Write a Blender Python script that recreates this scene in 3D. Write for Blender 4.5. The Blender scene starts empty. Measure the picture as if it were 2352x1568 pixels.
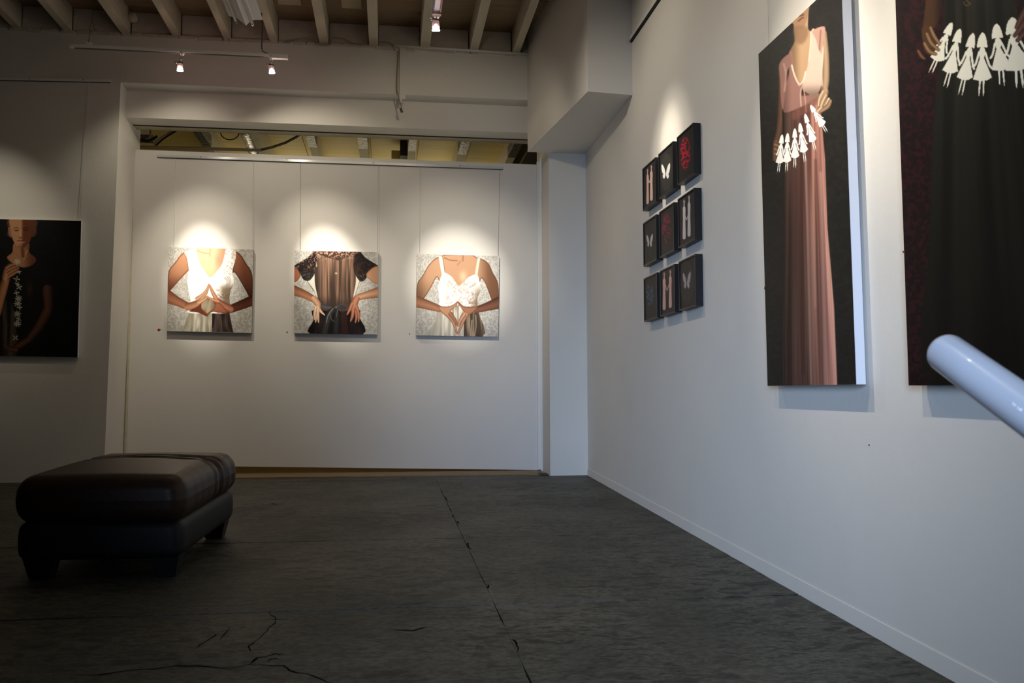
import bpy, bmesh, math, random
import numpy as np
from mathutils import Vector, Matrix
random.seed(7)
rng = np.random.default_rng(5)
sc = bpy.context.scene
COL = sc.collection

# ---------------------------------------------------------------- camera
E = 0.74                       # eye height above the floor at the far wall
F = 2080.0
YAW, PITCH, ROLL = 0.135907, 0.0662876, 0.0017730
def _rot():
    cy, sy = math.cos(YAW), math.sin(YAW); cp, sp = math.cos(PITCH), math.sin(PITCH)
    cr, sr = math.cos(ROLL), math.sin(ROLL)
    fwd = np.array([sy*cp, cy*cp, sp]); r0 = np.array([cy, -sy, 0.]); d0 = -np.cross(r0, fwd)
    return np.array([cr*r0+sr*d0, -sr*r0+cr*d0, fwd])
M = _rot()
cam_d = bpy.data.cameras.new('camera'); cam = bpy.data.objects.new('camera', cam_d); COL.objects.link(cam)
mw = Matrix(((M[0][0], -M[1][0], -M[2][0], 0), (M[0][1], -M[1][1], -M[2][1], 0), (M[0][2], -M[1][2], -M[2][2], E), (0, 0, 0, 1)))
cam.matrix_world = mw
cam_d.sensor_width = 36; cam_d.lens = F/2352*36; cam_d.clip_start = .05; cam_d.clip_end = 60
cam_d.dof.use_dof = True; cam_d.dof.focus_distance = 8.5; cam_d.dof.aperture_fstop = 9.0
sc.camera = cam
sc.view_settings.view_transform = 'Standard'; sc.view_settings.look = 'None'
sc.view_settings.gamma = 1; sc.view_settings.use_curve_mapping = False
sc.view_settings.exposure = 0.0

# ---------------------------------------------------------------- world and lights
w = bpy.data.worlds.new('world'); sc.world = w; w.use_nodes = True
bg = w.node_tree.nodes['Background']; bg.inputs[0].default_value = (.55, .70, 1.0, 1); bg.inputs[1].default_value = .04

def spot(name, loc, tgt, power, deg, blend, color=(1, .86, .66), radius=.025):
    d = bpy.data.lights.new(name, 'SPOT'); d.energy = power; d.spot_size = math.radians(deg); d.spot_blend = blend
    d.color = color; d.shadow_soft_size = radius
    o = bpy.data.objects.new(name, d); COL.objects.link(o); o.location = loc
    o.rotation_euler = (Vector(tgt)-Vector(loc)).to_track_quat('-Z', 'Y').to_euler(); return o
def area(name, loc, tgt, power, sx, sy, color, spread=180):
    d = bpy.data.lights.new(name, 'AREA'); d.energy = power; d.shape = 'RECTANGLE'; d.size = sx; d.size_y = sy
    d.color = color; d.spread = math.radians(spread)
    o = bpy.data.objects.new(name, d); COL.objects.link(o); o.location = loc
    o.rotation_euler = (Vector(tgt)-Vector(loc)).to_track_quat('-Z', 'Y').to_euler(); return o

WARM = (1, .885, .70)
# daylight through the shop window behind the camera
area('window_daylight', (-1.2, -1.75, 1.35), (2.0, 6.0, .40), 31, 1.7, 1.9, (.50, .68, 1.0), 42)
# the two heads on the short track near the end wall (lamps 1, 2), the head on the long track (lamp 3)
L1 = (-1.915, 8.30, 3.00+E); L2 = (-1.075, 8.30, 2.97+E); L3 = (.375, 7.0, 2.86+E)
for L, T, p in ((L1, (-1.88, 9.6, 1.24+E), 1.0), (L2, (-.60, 9.6, 1.24+E), .85), (L3, (.74, 9.6, 1.20+E), 1.05)):
    spot('spot_beam', L, T, p*115, 50, 1.0, WARM)
    spot('spot_core', L, (T[0], T[1], T[2]+.10), p*430, 24, 1.0, (1, .93, .80))
    spot('spot_spill', L, T, 20, 118, .55, WARM)
    d = bpy.data.lights.new('lamp_back_glow', 'POINT'); d.energy = .5; d.color = (1, .52, .42); d.shadow_soft_size = .03
    o = bpy.data.objects.new('lamp_back_glow', d); COL.objects.link(o); o.location = (L[0]+.03, L[1]+.08, L[2]+.02)
# heads on the long track over the room that face the right wall
for Y, T, p, a in ((6.35, (1.95, 6.2, 1.72+E), 48, 34), (4.1, (1.97, 3.85, 1.25+E), 76, 50), (2.7, (1.97, 2.95, 1.2+E), 44, 50)):
    spot('spot_beam', (.34, Y, 2.9+E), T, p*2.2, a, 1.0, (1, .88, .72))
    spot('spot_core', (.34, Y, 2.9+E), (T[0], T[1], T[2]+.15), p*2.2, a*.55, 1.0, (1, .90, .76))
    spot('spot_spill', (.34, Y, 2.9+E), T, 44, 122, .8, (1, .88, .72))
# portrait lamp, left of frame, then added unseen fill, then the back room
spot('spot_beam', (-3.7, 7.4, 3.0+E), (-3.75, 9, 1.5+E), 55, 50, 1.0, WARM)
spot('spot_beam', (-5.6, 7.0, 3.0+E), (-5.6, 9, 1.2+E), 30, 70, 1.0, WARM)
area('added_warm_fill', (-.8, 6.4, 3.9), (-1.2, 7.6, 0), 9, 2.5, 1.5, (1, .80, .54), 175)  # unseen warm area fill added to lift the room
area('back_room_lamp', (-.4, 12.2, 2.5+E), (-.4, 10.6, 3.9), 16, 3.0, .6, (1, .86, .55), 180)

# ---------------------------------------------------------------- unprojection helpers (photograph frame 2352x1568)
def ray(x, y): return M.T @ np.array([(x-1176)/F, (y-784)/F, 1.])
def V(p): return (float(p[0]), float(p[1]), float(p[2])+E)
def onY(x, y, Y): d = ray(x, y); return V(d*Y/d[1])
def onX(x, y, X): d = ray(x, y); return V(d*X/d[0])
def onZ(x, y, Z): d = ray(x, y); return V(d*Z/d[2])          # Z relative to the eye
def onD(x, y, D): d = ray(x, y); return V(d*D)
FS = .0425
def fz(Y): return -FS*max(0., 9-Y)                           # the floor falls gently towards the camera
def onF(x, y):
    d = ray(x, y); t = (-E-9*FS)/(d[2]-FS*d[1]); return V(d*t)

# ---------------------------------------------------------------- materials
def lin(c): return tuple(((v/255)/12.92 if v/255 <= .04045 else (((v/255)+.055)/1.055)**2.4) for v in c)
def mat(name, col, rough=.6, metal=0., emit=None, estr=0., noise=None, bump=None, coat=0., spec=None):
    m = bpy.data.materials.new(name); m.use_nodes = True; nt = m.node_tree; b = nt.nodes['Principled BSDF']
    c = lin(col); b.inputs['Base Color'].default_value = (*c, 1); b.inputs['Roughness'].default_value = rough
    b.inputs['Metallic'].default_value = metal
    if coat: b.inputs['Coat Weight'].default_value = coat
    if spec is not None: b.inputs['Specular IOR Level'].default_value = spec
    if emit: b.inputs['Emission Color'].default_value = (*lin(emit), 1); b.inputs['Emission Strength'].default_value = estr
    if noise or bump: tc = nt.nodes.new('ShaderNodeTexCoord')
    if noise:
        scale, amount, stretch = noise[:3]
        mp = nt.nodes.new('ShaderNodeMapping'); mp.inputs['Scale'].default_value = stretch; nt.links.new(tc.outputs['Object'], mp.inputs[0])
        n = nt.nodes.new('ShaderNodeTexNoise'); n.inputs['Scale'].default_value = scale; n.inputs['Detail'].default_value = 6; nt.links.new(mp.outputs[0], n.inputs['Vector'])
        r = nt.nodes.new('ShaderNodeMapRange'); r.inputs[1].default_value = .3; r.inputs[2].default_value = .7
        r.inputs[3].default_value = 1-amount; r.inputs[4].default_value = 1+amount*.6; nt.links.new(n.outputs[0], r.inputs[0])
        mx = nt.nodes.new('ShaderNodeMix'); mx.data_type = 'RGBA'; mx.blend_type = 'MULTIPLY'; mx.inputs[0].default_value = 1
        mx.inputs[6].default_value = (*c, 1); nt.links.new(r.outputs[0], mx.inputs[7]); nt.links.new(mx.outputs[2], b.inputs['Base Color'])
    if bump:
        n2 = nt.nodes.new('ShaderNodeTexNoise'); n2.inputs['Scale'].default_value = bump[0]; n2.inputs['Detail'].default_value = 5; nt.links.new(tc.outputs['Object'], n2.inputs['Vector'])
        bp = nt.nodes.new('ShaderNodeBump'); bp.inputs['Strength'].default_value = bump[1]; bp.inputs['Distance'].default_value = bump[2]
        nt.links.new(n2.outputs[0], bp.inputs['Height']); nt.links.new(bp.outputs[0], b.inputs['Normal'])
    return m
WALL = mat('painted_plaster', (222, 219, 211), .75, noise=(2.2, .025, (1, 1, 1)), bump=(26, .12, .01))
BRICKW = mat('painted_rough_masonry', (205, 196, 182), .8, noise=(5, .08, (1, 1, 1)), bump=(18, .5, .02))
PANEL = mat('painted_panel', (222, 219, 214), .6, noise=(1.6, .02, (1, 1, 1)), bump=(60, .05, .005))
TIMBER = mat('painted_timber', (205, 196, 172), .7, noise=(6, .10, (3, .35, 3)), bump=(22, .3, .01))
DECK = mat('ceiling_board_brown', (150, 128, 98), .8, noise=(4, .16, (.6, 5, 1)), bump=(18, .3, .01))
DECKP = mat('ceiling_board_pale', (186, 172, 142), .8, noise=(4, .12, (.6, 4, 1)))
TAN = mat('back_ceiling_board', (205, 186, 118), .7, noise=(3, .12, (.5, 6, 1)))
DARKWALL = mat('unseen_wall_bounce_cut', (86, 82, 78), .8)  # dark tone given to the unseen walls to cut bounce light
DARKB = mat('dark_void_board', (52, 44, 30), .8, noise=(4, .1, (1, 1, 1)))
WHITE = mat('white_enamel', (232, 232, 230), .35)
RAILM = mat('satin_aluminium_rail', (222, 226, 228), .16, metal=.15, coat=.6)
FOIL = mat('crumpled_foil', (190, 190, 195), .22, metal=.95, bump=(34, 1.0, .03))
FOILD = mat('dull_foil_tape', (96, 96, 100), .42, metal=.35, bump=(30, .9, .02), noise=(9, .2, (1, 5, 1)))
CHROME = mat('chrome', (215, 215, 215), .12, metal=1)
BLACKM = mat('black_plastic', (18, 17, 16), .5)
CABLE = mat('painted_cable', (150, 142, 124), .6)
CABLED = mat('grey_cable', (92, 88, 76), .6)
WIREM = mat('steel_wire', (225, 222, 212), .5, metal=.3)
SOCK = mat('red_dot_paper', (178, 26, 30), .6)
MARK = mat('pencil_mark', (84, 74, 62), .8)
SLOT = mat('slot_black', (8, 8, 9), .8)
SLOTG = mat('slot_grey', (88, 82, 74), .7)
LEATHER = mat('black_leather_warm_sheen', (56, 41, 30), .42, noise=(30, .2, (1, 1, 1)), bump=(120, .18, .004), spec=.28)  # brown stands in for warm wall reflections on the black cushion
LEATHERB = mat('black_leather_base', (26, 26, 25), .55, noise=(30, .2, (1, 1, 1)), bump=(120, .18, .004), spec=.3)
WOODL = mat('black_wood_leg', (14, 13, 12), .5)
FRAMEB = mat('black_frame_paint', (25, 24, 26), .42, spec=.35)
CSIDE = mat('white_canvas_side', (226, 228, 234), .8, bump=(300, .1, .002))
CSIDED = mat('grey_canvas_side', (150, 146, 140), .8)
CBLACK = mat('black_canvas_side', (24, 22, 24), .7)
RAILW = mat('white_gloss_tube', (204, 206, 212), .30, coat=.3)
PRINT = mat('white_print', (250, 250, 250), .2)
BULB = mat('halogen_bulb_glow', (255, 240, 255), .3, emit=(255, 240, 255), estr=9)
GLASSC = mat('frosted_lamp_can', (205, 178, 168), .25)
GLASSC.node_tree.nodes['Principled BSDF'].inputs['Transmission Weight'].default_value = .65
TUBEM = mat('fluorescent_tube_off', (222, 222, 214), .15)
THRESH = mat('worn_threshold_board', (136, 112, 76), .6, noise=(9, .25, (.6, 3, 1)))
REDOX = mat('rust_red_paint', (74, 40, 30), .7)

# floor concrete: dark painted, scuffed and patchy
def concrete():
    m = bpy.data.materials.new('dark_painted_concrete'); m.use_nodes = True; nt = m.node_tree; b = nt.nodes['Principled BSDF']
    tc = nt.nodes.new('ShaderNodeTexCoord'); L = nt.links.new
    def noise(scale, stretch, det=8, dist=0.):
        mp = nt.nodes.new('ShaderNodeMapping'); mp.inputs['Scale'].default_value = stretch; L(tc.outputs['Object'], mp.inputs[0])
        n = nt.nodes.new('ShaderNodeTexNoise'); n.inputs['Scale'].default_value = scale; n.inputs['Detail'].default_value = det
        n.inputs['Roughness'].default_value = .62; n.inputs['Distortion'].default_value = dist; L(mp.outputs[0], n.inputs['Vector']); return n
    def ramp(src, a, bb, ca, cb):
        r = nt.nodes.new('ShaderNodeValToRGB'); r.color_ramp.elements[0].position = a; r.color_ramp.elements[1].position = bb
        r.color_ramp.elements[0].color = (*ca, 1); r.color_ramp.elements[1].color = (*cb, 1); L(src, r.inputs[0]); return r
    n1 = noise(1.3, (1, 1, 1), 7); base = ramp(n1.outputs[0], .32, .70, (.046, .048, .038), (.088, .085, .066))
    n2 = noise(9, (1, 1.9, 1), 12, .8); pits = ramp(n2.outputs[0], .40, .52, (.22, .22, .20), (1.05, 1.05, 1.05))
    n3 = noise(34, (1, 1.5, 1), 8); fine = ramp(n3.outputs[0], .36, .58, (.50, .49, .47), (1.22, 1.21, 1.15))
    n4 = noise(.7, (1, 1, 1), 3); msk = ramp(n4.outputs[0], .36, .58, (.35, .35, .35), (1, 1, 1))
    m1 = nt.nodes.new('ShaderNodeMix'); m1.data_type = 'RGBA'; m1.blend_type = 'MULTIPLY'; L(msk.outputs[0], m1.inputs[0]); L(base.outputs[0], m1.inputs[6]); L(pits.outputs[0], m1.inputs[7])
    m2 = nt.nodes.new('ShaderNodeMix'); m2.data_type = 'RGBA'; m2.blend_type = 'MULTIPLY'; m2.inputs[0].default_value = 1; L(m1.outputs[2], m2.inputs[6]); L(fine.outputs[0], m2.inputs[7])
    L(m2.outputs[2], b.inputs['Base Color'])
    rr = nt.nodes.new('ShaderNodeMapRange'); rr.inputs[3].default_value = .72; rr.inputs[4].default_value = .42; L(n1.outputs[0], rr.inputs[0]); L(rr.outputs[0], b.inputs['Roughness'])
    b.inputs['Specular IOR Level'].default_value = .35
    bp = nt.nodes.new('ShaderNodeBump'); bp.inputs['Strength'].default_value = .35; bp.inputs['Distance'].default_value = .008; L(n2.outputs[0], bp.inputs['Height']); L(bp.outputs[0], b.inputs['Normal'])
    return m
CONC = concrete()
CRACK = mat('crack_dirt', (7, 7, 6), .95, spec=.05)

# ---------------------------------------------------------------- mesh helpers
def link(name, me, m, parent=None):
    o = bpy.data.objects.new(name, me); COL.objects.link(o)
    if m: me.materials.append(m)
    if parent: o.parent = parent
    return o
def bm_obj(name, bm, m, parent=None, smooth=False):
    me = bpy.data.meshes.new(name); bmesh.ops.recalc_face_normals(bm, faces=bm.faces); bm.to_mesh(me); bm.free()
    if smooth:
        for p in me.polygons: p.use_smooth = True
    return link(name, me, m, parent)
def tag(o, label=None, cat=None, group=None, kind=None):
    if label: o['label'] = label
    if cat: o['category'] = cat
    if group: o['group'] = group
    if kind: o['kind'] = kind
    return o
def thing(name, label, cat, loc=(0, 0, 0), group=None):
    o = bpy.data.objects.new(name, None); COL.objects.link(o); o.location = loc; o.empty_display_size = .05
    return tag(o, label, cat, group)
def place(o):              # keep world-space vertices while parented to an Empty that stands elsewhere
    o.matrix_parent_inverse = Matrix.Translation(-Vector(o.parent.location)); return o
def hexa(bm, bot, top):    # 4 bottom + 4 top corners
    v = [bm.verts.new(p) for p in list(bot)+list(top)]
    for f in ((3, 2, 1, 0), (4, 5, 6, 7), (0, 1, 5, 4), (1, 2, 6, 5), (2, 3, 7, 6), (3, 0, 4, 7)): bm.faces.new([v[i] for i in f])
    return v
def box(bm, x0, x1, y0, y1, z0, z1):
    hexa(bm, [(x0, y0, z0), (x1, y0, z0), (x1, y1, z0), (x0, y1, z0)], [(x0, y0, z1), (x1, y0, z1), (x1, y1, z1), (x0, y1, z1)])
def boxo(name, b, m, parent=None, bev=0.):
    bm = bmesh.new(); box(bm, *b)
    if bev: bmesh.ops.bevel(bm, geom=bm.edges[:], offset=bev, segments=2, affect='EDGES', profile=.7)
    return bm_obj(name, bm, m, parent)
def struct(name, bm_or_box, m, parent=None):
    o = boxo(name, bm_or_box, m, parent) if isinstance(bm_or_box, tuple) else bm_obj(name, bm_or_box, m, parent)
    if not parent: o['kind'] = 'structure'
    return o
def tube(bm, pts, r, n=10, cap=True):
    pts = [Vector(p) for p in pts]; rs = r if isinstance(r, (list, tuple)) else [r]*len(pts); rings = []; up = None
    for i, p in enumerate(pts):
        t = (pts[min(i+1, len(pts)-1)]-pts[max(i-1, 0)]).normalized()
        if up is None: up = t.orthogonal().normalized()
        up = (up - t*up.dot(t)).normalized(); s = t.cross(up)
        rings.append([bm.verts.new(p+(up*math.cos(a)+s*math.sin(a))*rs[i]) for a in [2*math.pi*k/n for k in range(n)]])
    for a, b in zip(rings, rings[1:]):
        for k in range(n): bm.faces.new((a[k], a[(k+1) % n], b[(k+1) % n], b[k]))
    if cap: bm.faces.new(rings[0][::-1]); bm.faces.new(rings[-1])
def tubeo(name, pts, r, m, parent=None, n=10):
    bm = bmesh.new(); tube(bm, pts, r, n); return bm_obj(name, bm, m, parent, True)
def prism(bm, poly, d):    # polygon of 3-D points pushed along vector d
    a = [bm.verts.new(p) for p in poly]; b = [bm.verts.new(Vector(p)+Vector(d)) for p in poly]
    bm.faces.new(a); bm.faces.new(b[::-1]); n = len(a)
    for i in range(n): bm.faces.new((a[i], b[i], b[(i+1) % n], a[(i+1) % n]))

# ================================================================ THE SETTING
W = 2.0; CT = 3.80+E; JB = 3.565+E          # right wall plane, ceiling boards, joist undersides
Y0 = -1.9; XL = -7.2; TH = .25
# right wall
struct('wall_right', (W, W+TH, Y0, 9.9, -.8, CT+.1), WALL)
# end wall left of the opening
bm = bmesh.new(); hexa(bm, [(XL, 9.0, -.5), (-2.645, 9.0, -.5), (-2.645, 9.75, -.5), (XL, 9.75, -.5)], [(XL, 9.0, JB+.002), (-2.575, 9.0, JB+.002), (-2.575, 9.75, JB+.002), (XL, 9.75, JB+.002)]); struct('wall_back', bm, WALL)
# reveal sliver: the end wall's right return leans very slightly; upper beam over the opening
bm = bmesh.new(); box(bm, -2.59, W, 8.998, 9.22, 3.085+E, JB+.002); struct('trim_1', bm, WALL)          # upper beam face
bm = bmesh.new(); box(bm, -2.605, W, 9.20, 9.44, 2.805+E, 3.085+E); struct('trim_2', bm, WALL)        # recessed lintel
bm = bmesh.new(); box(bm, -2.605, W, 9.488, 9.61, 2.805+E, 3.085+E); struct('trim_3', bm, TIMBER)     # second lintel board
bm = bmesh.new(); box(bm, -2.605, W, 9.438, 9.490, 2.809+E, 3.0+E); struct('trim_4', bm, SLOT)         # dark groove between
# pier in the right corner
bm = bmesh.new(); box(bm, 1.615, W, 9.0, 9.75, -.2, 2.80+E); struct('wall_pier', bm, WALL)
bm = bmesh.new(); tube(bm, [(1.606, 9.44, 0.02), (1.606, 9.44, 2.6+E)], .012, 8); box(bm, 1.585, 1.615, 9.56, 9.6, .02, 2.60+E); struct('trim_5', bm, WHITE)
# soffit box on the right wall
q = [onZ(1218, 338, 2.545), onZ(1350, 210, 2.545), onX(1453, 225, W), (W, 9.0, 2.545+E)]
q[0] = (q[0][0], 9.0, q[0][2]); q[2] = (W, q[2][1], q[1][2]); 
bm = bmesh.new(); hexa(bm, q, [(p[0], p[1], CT) for p in q]); struct('wall_soffit', bm, WALL)
# sliding partition panel set back in the opening (hangs level, so the gap under it opens to the left)
a, b_, c, d = onY(300, 343, 9.6), onY(1236, 378, 9.6), onY(1233, 1079, 9.6), onY(283, 1068, 9.6)
pl = [(-2.63, 9.6, d[2]), (c[0]+.02, 9.6, c[2]), (b_[0], 9.6, b_[2]), (-2.60, 9.6, a[2])]
bm = bmesh.new(); prism(bm, pl, (0, .07, 0)); struct('wall_partition', bm, PANEL)
bm = bmesh.new(); box(bm, -2.615, -2.598, 9.585, 9.60, d[2], a[2]); struct('trim_6', bm, TIMBER)     # shadow gap strip
# left / front walls out of view, darkened to cut bounce, with the shop window the daylight comes through
struct('wall_left', (XL-TH, XL, Y0, 9.75, -.9, CT+.1), DARKWALL)
struct('wall_front', (XL, -2.2, Y0-TH, Y0, -.9, CT+.1), DARKWALL)
struct('wall_front', (-.1, W, Y0-TH, Y0, -.9, CT+.1), DARKWALL)
bm = bmesh.new(); box(bm, -2.2, -.1, Y0-TH, Y0, -.9, .2); box(bm, -2.2, -.1, Y0-TH, Y0, 2.6, CT+.1); struct('wall_front', bm, DARKWALL)
wf = bmesh.new(); box(wf, -2.2, -2.14, Y0-.18, Y0-.1, .2, 2.6); box(wf, -.16, -.1, Y0-.18, Y0-.1, .2, 2.6); box(wf, -2.14, -.16, Y0-.18, Y0-.1, .2, .26); box(wf, -2.14, -.16, Y0-.18, Y0-.1, 2.54, 2.6); box(wf, -1.18, -1.12, Y0-.18, Y0-.1, .26, 2.54)
struct('window_1', wf, WHITE)
# back room
struct('wall_back_room', (-3.4, 2.6, 13.0, 13.15, -.2, 4.2), TAN)
struct('wall_back_room', (-3.5, -3.4, 9.75, 13.15, -.2, 4.2), WALL)
struct('wall_back_room', (2.6, 2.7, 9.9, 13.15, -.2, 4.2), DARKB)
bc = struct('ceiling_back_room', (-3.4, 2.6, 9.62, 13.0, 3.10+E, 3.16+E), TAN)

# ---- baseboard
bm = bmesh.new()
hexa(bm, [(W-.006, Y0, fz(Y0)-.01), (W, Y0, fz(Y0)-.01), (W, 9, -.01), (W-.006, 9, -.01)], [(W-.0045, Y0, fz(Y0)+.0755), (W, Y0, fz(Y0)+.076), (W, 9, .070), (W-.0045, 9, .0695)])
struct('baseboard_right', bm, WALL)

# ---- floor: concrete bays with recessed, ragged joints over a dark sub-base
bm = bmesh.new()
hexa(bm, [(XL, Y0, fz(Y0)-.2), (W, Y0, fz(Y0)-.2), (W, 9, -.2), (XL, 9, -.2)], [(XL, Y0, fz(Y0)-.014), (W, Y0, fz(Y0)-.014), (W, 9, -.014), (XL, 9, -.014)])
box(bm, -3.5, 2.7, 9.0, 13.15, -.2, -.004)
floor = struct('floor', bm, CRACK)
def slab(x0, x1, y0, y1, joint=.018, jx=.004, name='slab'):
    # x0/x1 may be functions of y; edges wander by a few millimetres
    fx0 = x0 if callable(x0) else (lambda y: x0); fx1 = x1 if callable(x1) else (lambda y: x1)
    bm = bmesh.new(); ring = []
    ny = max(4, int((y1-y0)/.12)); nx = 40
    jit = lambda s=.0025: random.uniform(-s, s)
    for i in range(nx+1): t = i/nx; y = y0+joint*.5+jit(); ring.append((fx0(y0)+jx*.5+(fx1(y0)-fx0(y0)-jx)*t, y))
    for i in range(1, ny): y = y0+(y1-y0)*i/ny; ring.append((fx1(y)-jx*.5+jit(.003), y))
    for i in range(nx+1): t = 1-i/nx; y = y1-joint*.5+jit(); ring.append((fx0(y1)+jx*.5+(fx1(y1)-fx0(y1)-jx)*t, y))
    for i in range(1, ny): y = y1-(y1-y0)*i/ny; ring.append((fx0(y)+jx*.5+jit(.003), y))
    top = [bm.verts.new((x, y, fz(y))) for x, y in ring]; bot = [bm.verts.new((x, y, fz(y)-.014)) for x, y in ring]
    bm.faces.new(top); n = len(top)
    for i in range(n): bm.faces.new((top[i], bot[i], bot[(i+1) % n], top[(i+1) % n]))
    bmesh.ops.triangulate(bm, faces=[f for f in bm.faces if len(f.verts) > 4])
    return bm_obj(name, bm, CONC, floor)
cA, cB = onF(1020, 1140), onF(1188, 1500)
def crackx(y): t = (y-cA[1])/(cB[1]-cA[1]); return cA[0]+(cB[0]-cA[0])*t
yj1 = onF(860, 1397)[1]; yj2 = onF(790, 1241)[1]; yj3 = onF(1000, 1101)[1]
rows = [Y0, 1.1, yj1, yj2, yj3]
for y0, y1 in zip(rows, rows[1:]):
    slab(-4.4, crackx, y0, y1); slab(crackx, W-.004, y0, y1); slab(XL, -4.4, y0, y1)
slab(XL, W-.004, yj3, 9.0+.0, .006)
slab(-2.62, 1.6, 9.0, 9.098, .003)
o = boxo('threshold_board', (-2.6, 1.58, 9.10, 9.80, -.004, .012), THRESH, floor, .003)
o = boxo('sill_block', (1.52, 1.60, 9.03, 9.2, 0, .016), REDOX, floor, .006)
boxo('slab', (-3.4, 2.6, 9.81, 13.0, -.004, .004), THRESH, floor)
def crack(px, wpx):
    bm = bmesh.new(); L = [Vector(onF(*p)) for p in px]; dense = [L[0]]
    for a, b in zip(L, L[1:]):
        n = max(2, int((b-a).length/.03))
        for i in range(1, n+1): dense.append(a.lerp(b, i/n)+Vector((random.uniform(-.006, .006), random.uniform(-.010, .010), 0)))
    pv = []
    for i, p in enumerate(dense):
        t = (dense[min(i+1, len(dense)-1)]-dense[max(i-1, 0)]); t.z = 0; t.normalize(); nrm = Vector((-t.y, t.x, 0)); ww = wpx*random.uniform(.35, 1.2)*min(1, .2+6*i/len(dense), .2+6*(len(dense)-1-i)/len(dense))
        a, b = p+nrm*ww, p-nrm*ww
        pv.append((bm.verts.new((a.x, a.y, fz(a.y)+.0012)), bm.verts.new((b.x, b.y, fz(b.y)+.0012))))
    for (a, b), (c, d) in zip(pv, pv[1:]): bm.faces.new((a, c, d, b))
    return bm_obj('crack', bm, CRACK, floor)
crack([(120, 1552), (215, 1550), (300, 1541), (380, 1533), (430, 1528), (480, 1532), (530, 1535), (570, 1527), (600, 1527), (650, 1530), (665, 1540), (705, 1547), (740, 1560), (770, 1570), (800, 1580)], .004)
crack([(575, 1525), (590, 1510), (630, 1503), (655, 1500)], .005)
crack([(600, 1521), (625, 1514), (640, 1512)], .005)
crack([(617, 1400), (622, 1410), (635, 1418), (634, 1428), (606, 1455), (590, 1468), (572, 1485), (583, 1502)], .0026)
crack([(590, 1421), (634, 1422), (680, 1422)], .002)
crack([(1176, 1468), (1188, 1476), (1190, 1495)], .006)
crack([(1022, 1141), (1030, 1152)], .006); crack([(1041, 1182), (1043, 1186)], .006); crack([(1049, 1196), (1053, 1203)], .006); crack([(1118, 1340), (1124, 1352)], .007)
crack([(1036, 1170), (1038, 1174)], .006); crack([(1073, 1245), (1080, 1262)], .005)
crack([(617, 1156), (640, 1158)], .007); crack([(1000, 1212), (1024, 1213)], .008); crack([(1290, 1149), (1302, 1151)], .006)
crack([(450, 1490), (470, 1475), (500, 1455)], .003); crack([(505, 1470), (520, 1452), (527, 1440)], .003)
crack([(895, 1445), (950, 1447), (985, 1440)], .006)

# ---- ceiling: boards over joists that run away from the camera
ceil = struct('ceiling', (XL, W, Y0, 9.75, CT, CT+.1), DECK)
JX = [(-310, -292), (-197, -178), (-84, -66), (30, 48), (146, 165), (279, 299), (397, 415), (514, 531), (620, 638.5), (734, 755), (848, 869), (965, 987), (1078, 1097.6), (1176, 1192.6)]
jx = []
for a, b in JX:
    X0 = onY(a, 95, 9.0)[0]; X1 = onY(b, 95, 9.0)[0]; jx.append((X0, X1))
    boxo('joist', (X0, X1, Y0, 9.0, JB, CT), TIMBER, ceil, .004)
for k in range(5): X0 = jx[0][0]-.53*(k+1); boxo('joist', (X0, X0+.085, Y0, 9.0, JB, CT), TIMBER, ceil)
# blocking pieces between joists at the wall head
for (a, b), (c, d) in zip(jx, jx[1:]):
    boxo('blocking', (b+.004, c-.006-random.uniform(0, .008), 9.0+random.uniform(.0, .03), 9.06, JB+random.uniform(.0, .012), CT-.004), BRICKW, ceil, .004)
boxo('blocking', (jx[-1][1]+.03, W, 9.03, 9.08, JB, CT-.004), BRICKW, ceil)
# wide boards laid along between some joists
for (xa, xb) in (((648, 3), (699, 3)), ((788, 3), (832, 3))):
    p0 = onZ(xa[0], 40, CT-E-.03); p1 = onZ(xb[0], 40, CT-E-.03)
    boxo('plank', (p0[0], p1[0], 0.0, 8.6, CT-.03, CT), DECKP, ceil, .003)
for k in range(11):      # cross boards of the deck, pieces a finger apart
    y = 8.85-.62*k; boxo('plank', (XL, W, y-.600, y, CT-.012, CT-.001), DECK, ceil, .002)
# rough plaster lip where the wall meets the joists
bm = bmesh.new(); x = -3.6
while x < 1.35:
    wd = random.uniform(.05, .16); hh = random.uniform(.004, .022); box(bm, x, x+wd, 8.985, 9.01, JB-hh-.008, JB+.006); x += wd*random.uniform(.9, 1.3)
o = bm_obj('plaster_lip', bm, BRICKW, ceil); o['kind'] = 'stuff'

# ---- back room ceiling seen over the partition: joists with foil tape, duct, pipe, cables
for (xa, xb, foil) in ((452, 470, 1), (483+92, 503+92, 0), (703, 722, 1), (821, 843, 1), (940, 958, 1), (1063, 1083, 1), (1189, 1209, 1)):
    X0 = onZ(xa, 314, 2.86)[0]; X1 = onZ(xb, 314, 2.86)[0]
    j = boxo('joist', (X0, X1, 9.64, 13.0, 2.86+E, 3.10+E), TIMBER, bc, .003)
    if foil: boxo('foil_tape', (X0-.002, X1+.002, 9.65, 10.30+random.uniform(-.1, .1), 2.855+E, 2.98+E), FOILD, bc, .002)
for xx in (650, 778, 900, 1010, 1130): 
    X0 = onZ(xx, 330, 3.09)[0]; boxo('plank', (X0-.25, X0+.25, 9.55, 12.9, 3.085+E, 3.10+E), TAN, bc, .003)
boxo('dark_panel', (onZ(1196, 340, 2.9)[0]+.07, 2.3, 9.7, 12.5, 2.84+E, 2.88+E), DARKB, bc)  # dark brown panel in place of the dark hole beside the last joist
boxo('beam_end', (.12, .22, 10.6, 10.75, 2.9+E, 3.09+E), DARKB, bc)
boxo('beam_end', (.02, .3, 10.75, 10.95, 2.9+E, 3.0+E), TAN, bc)

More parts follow.
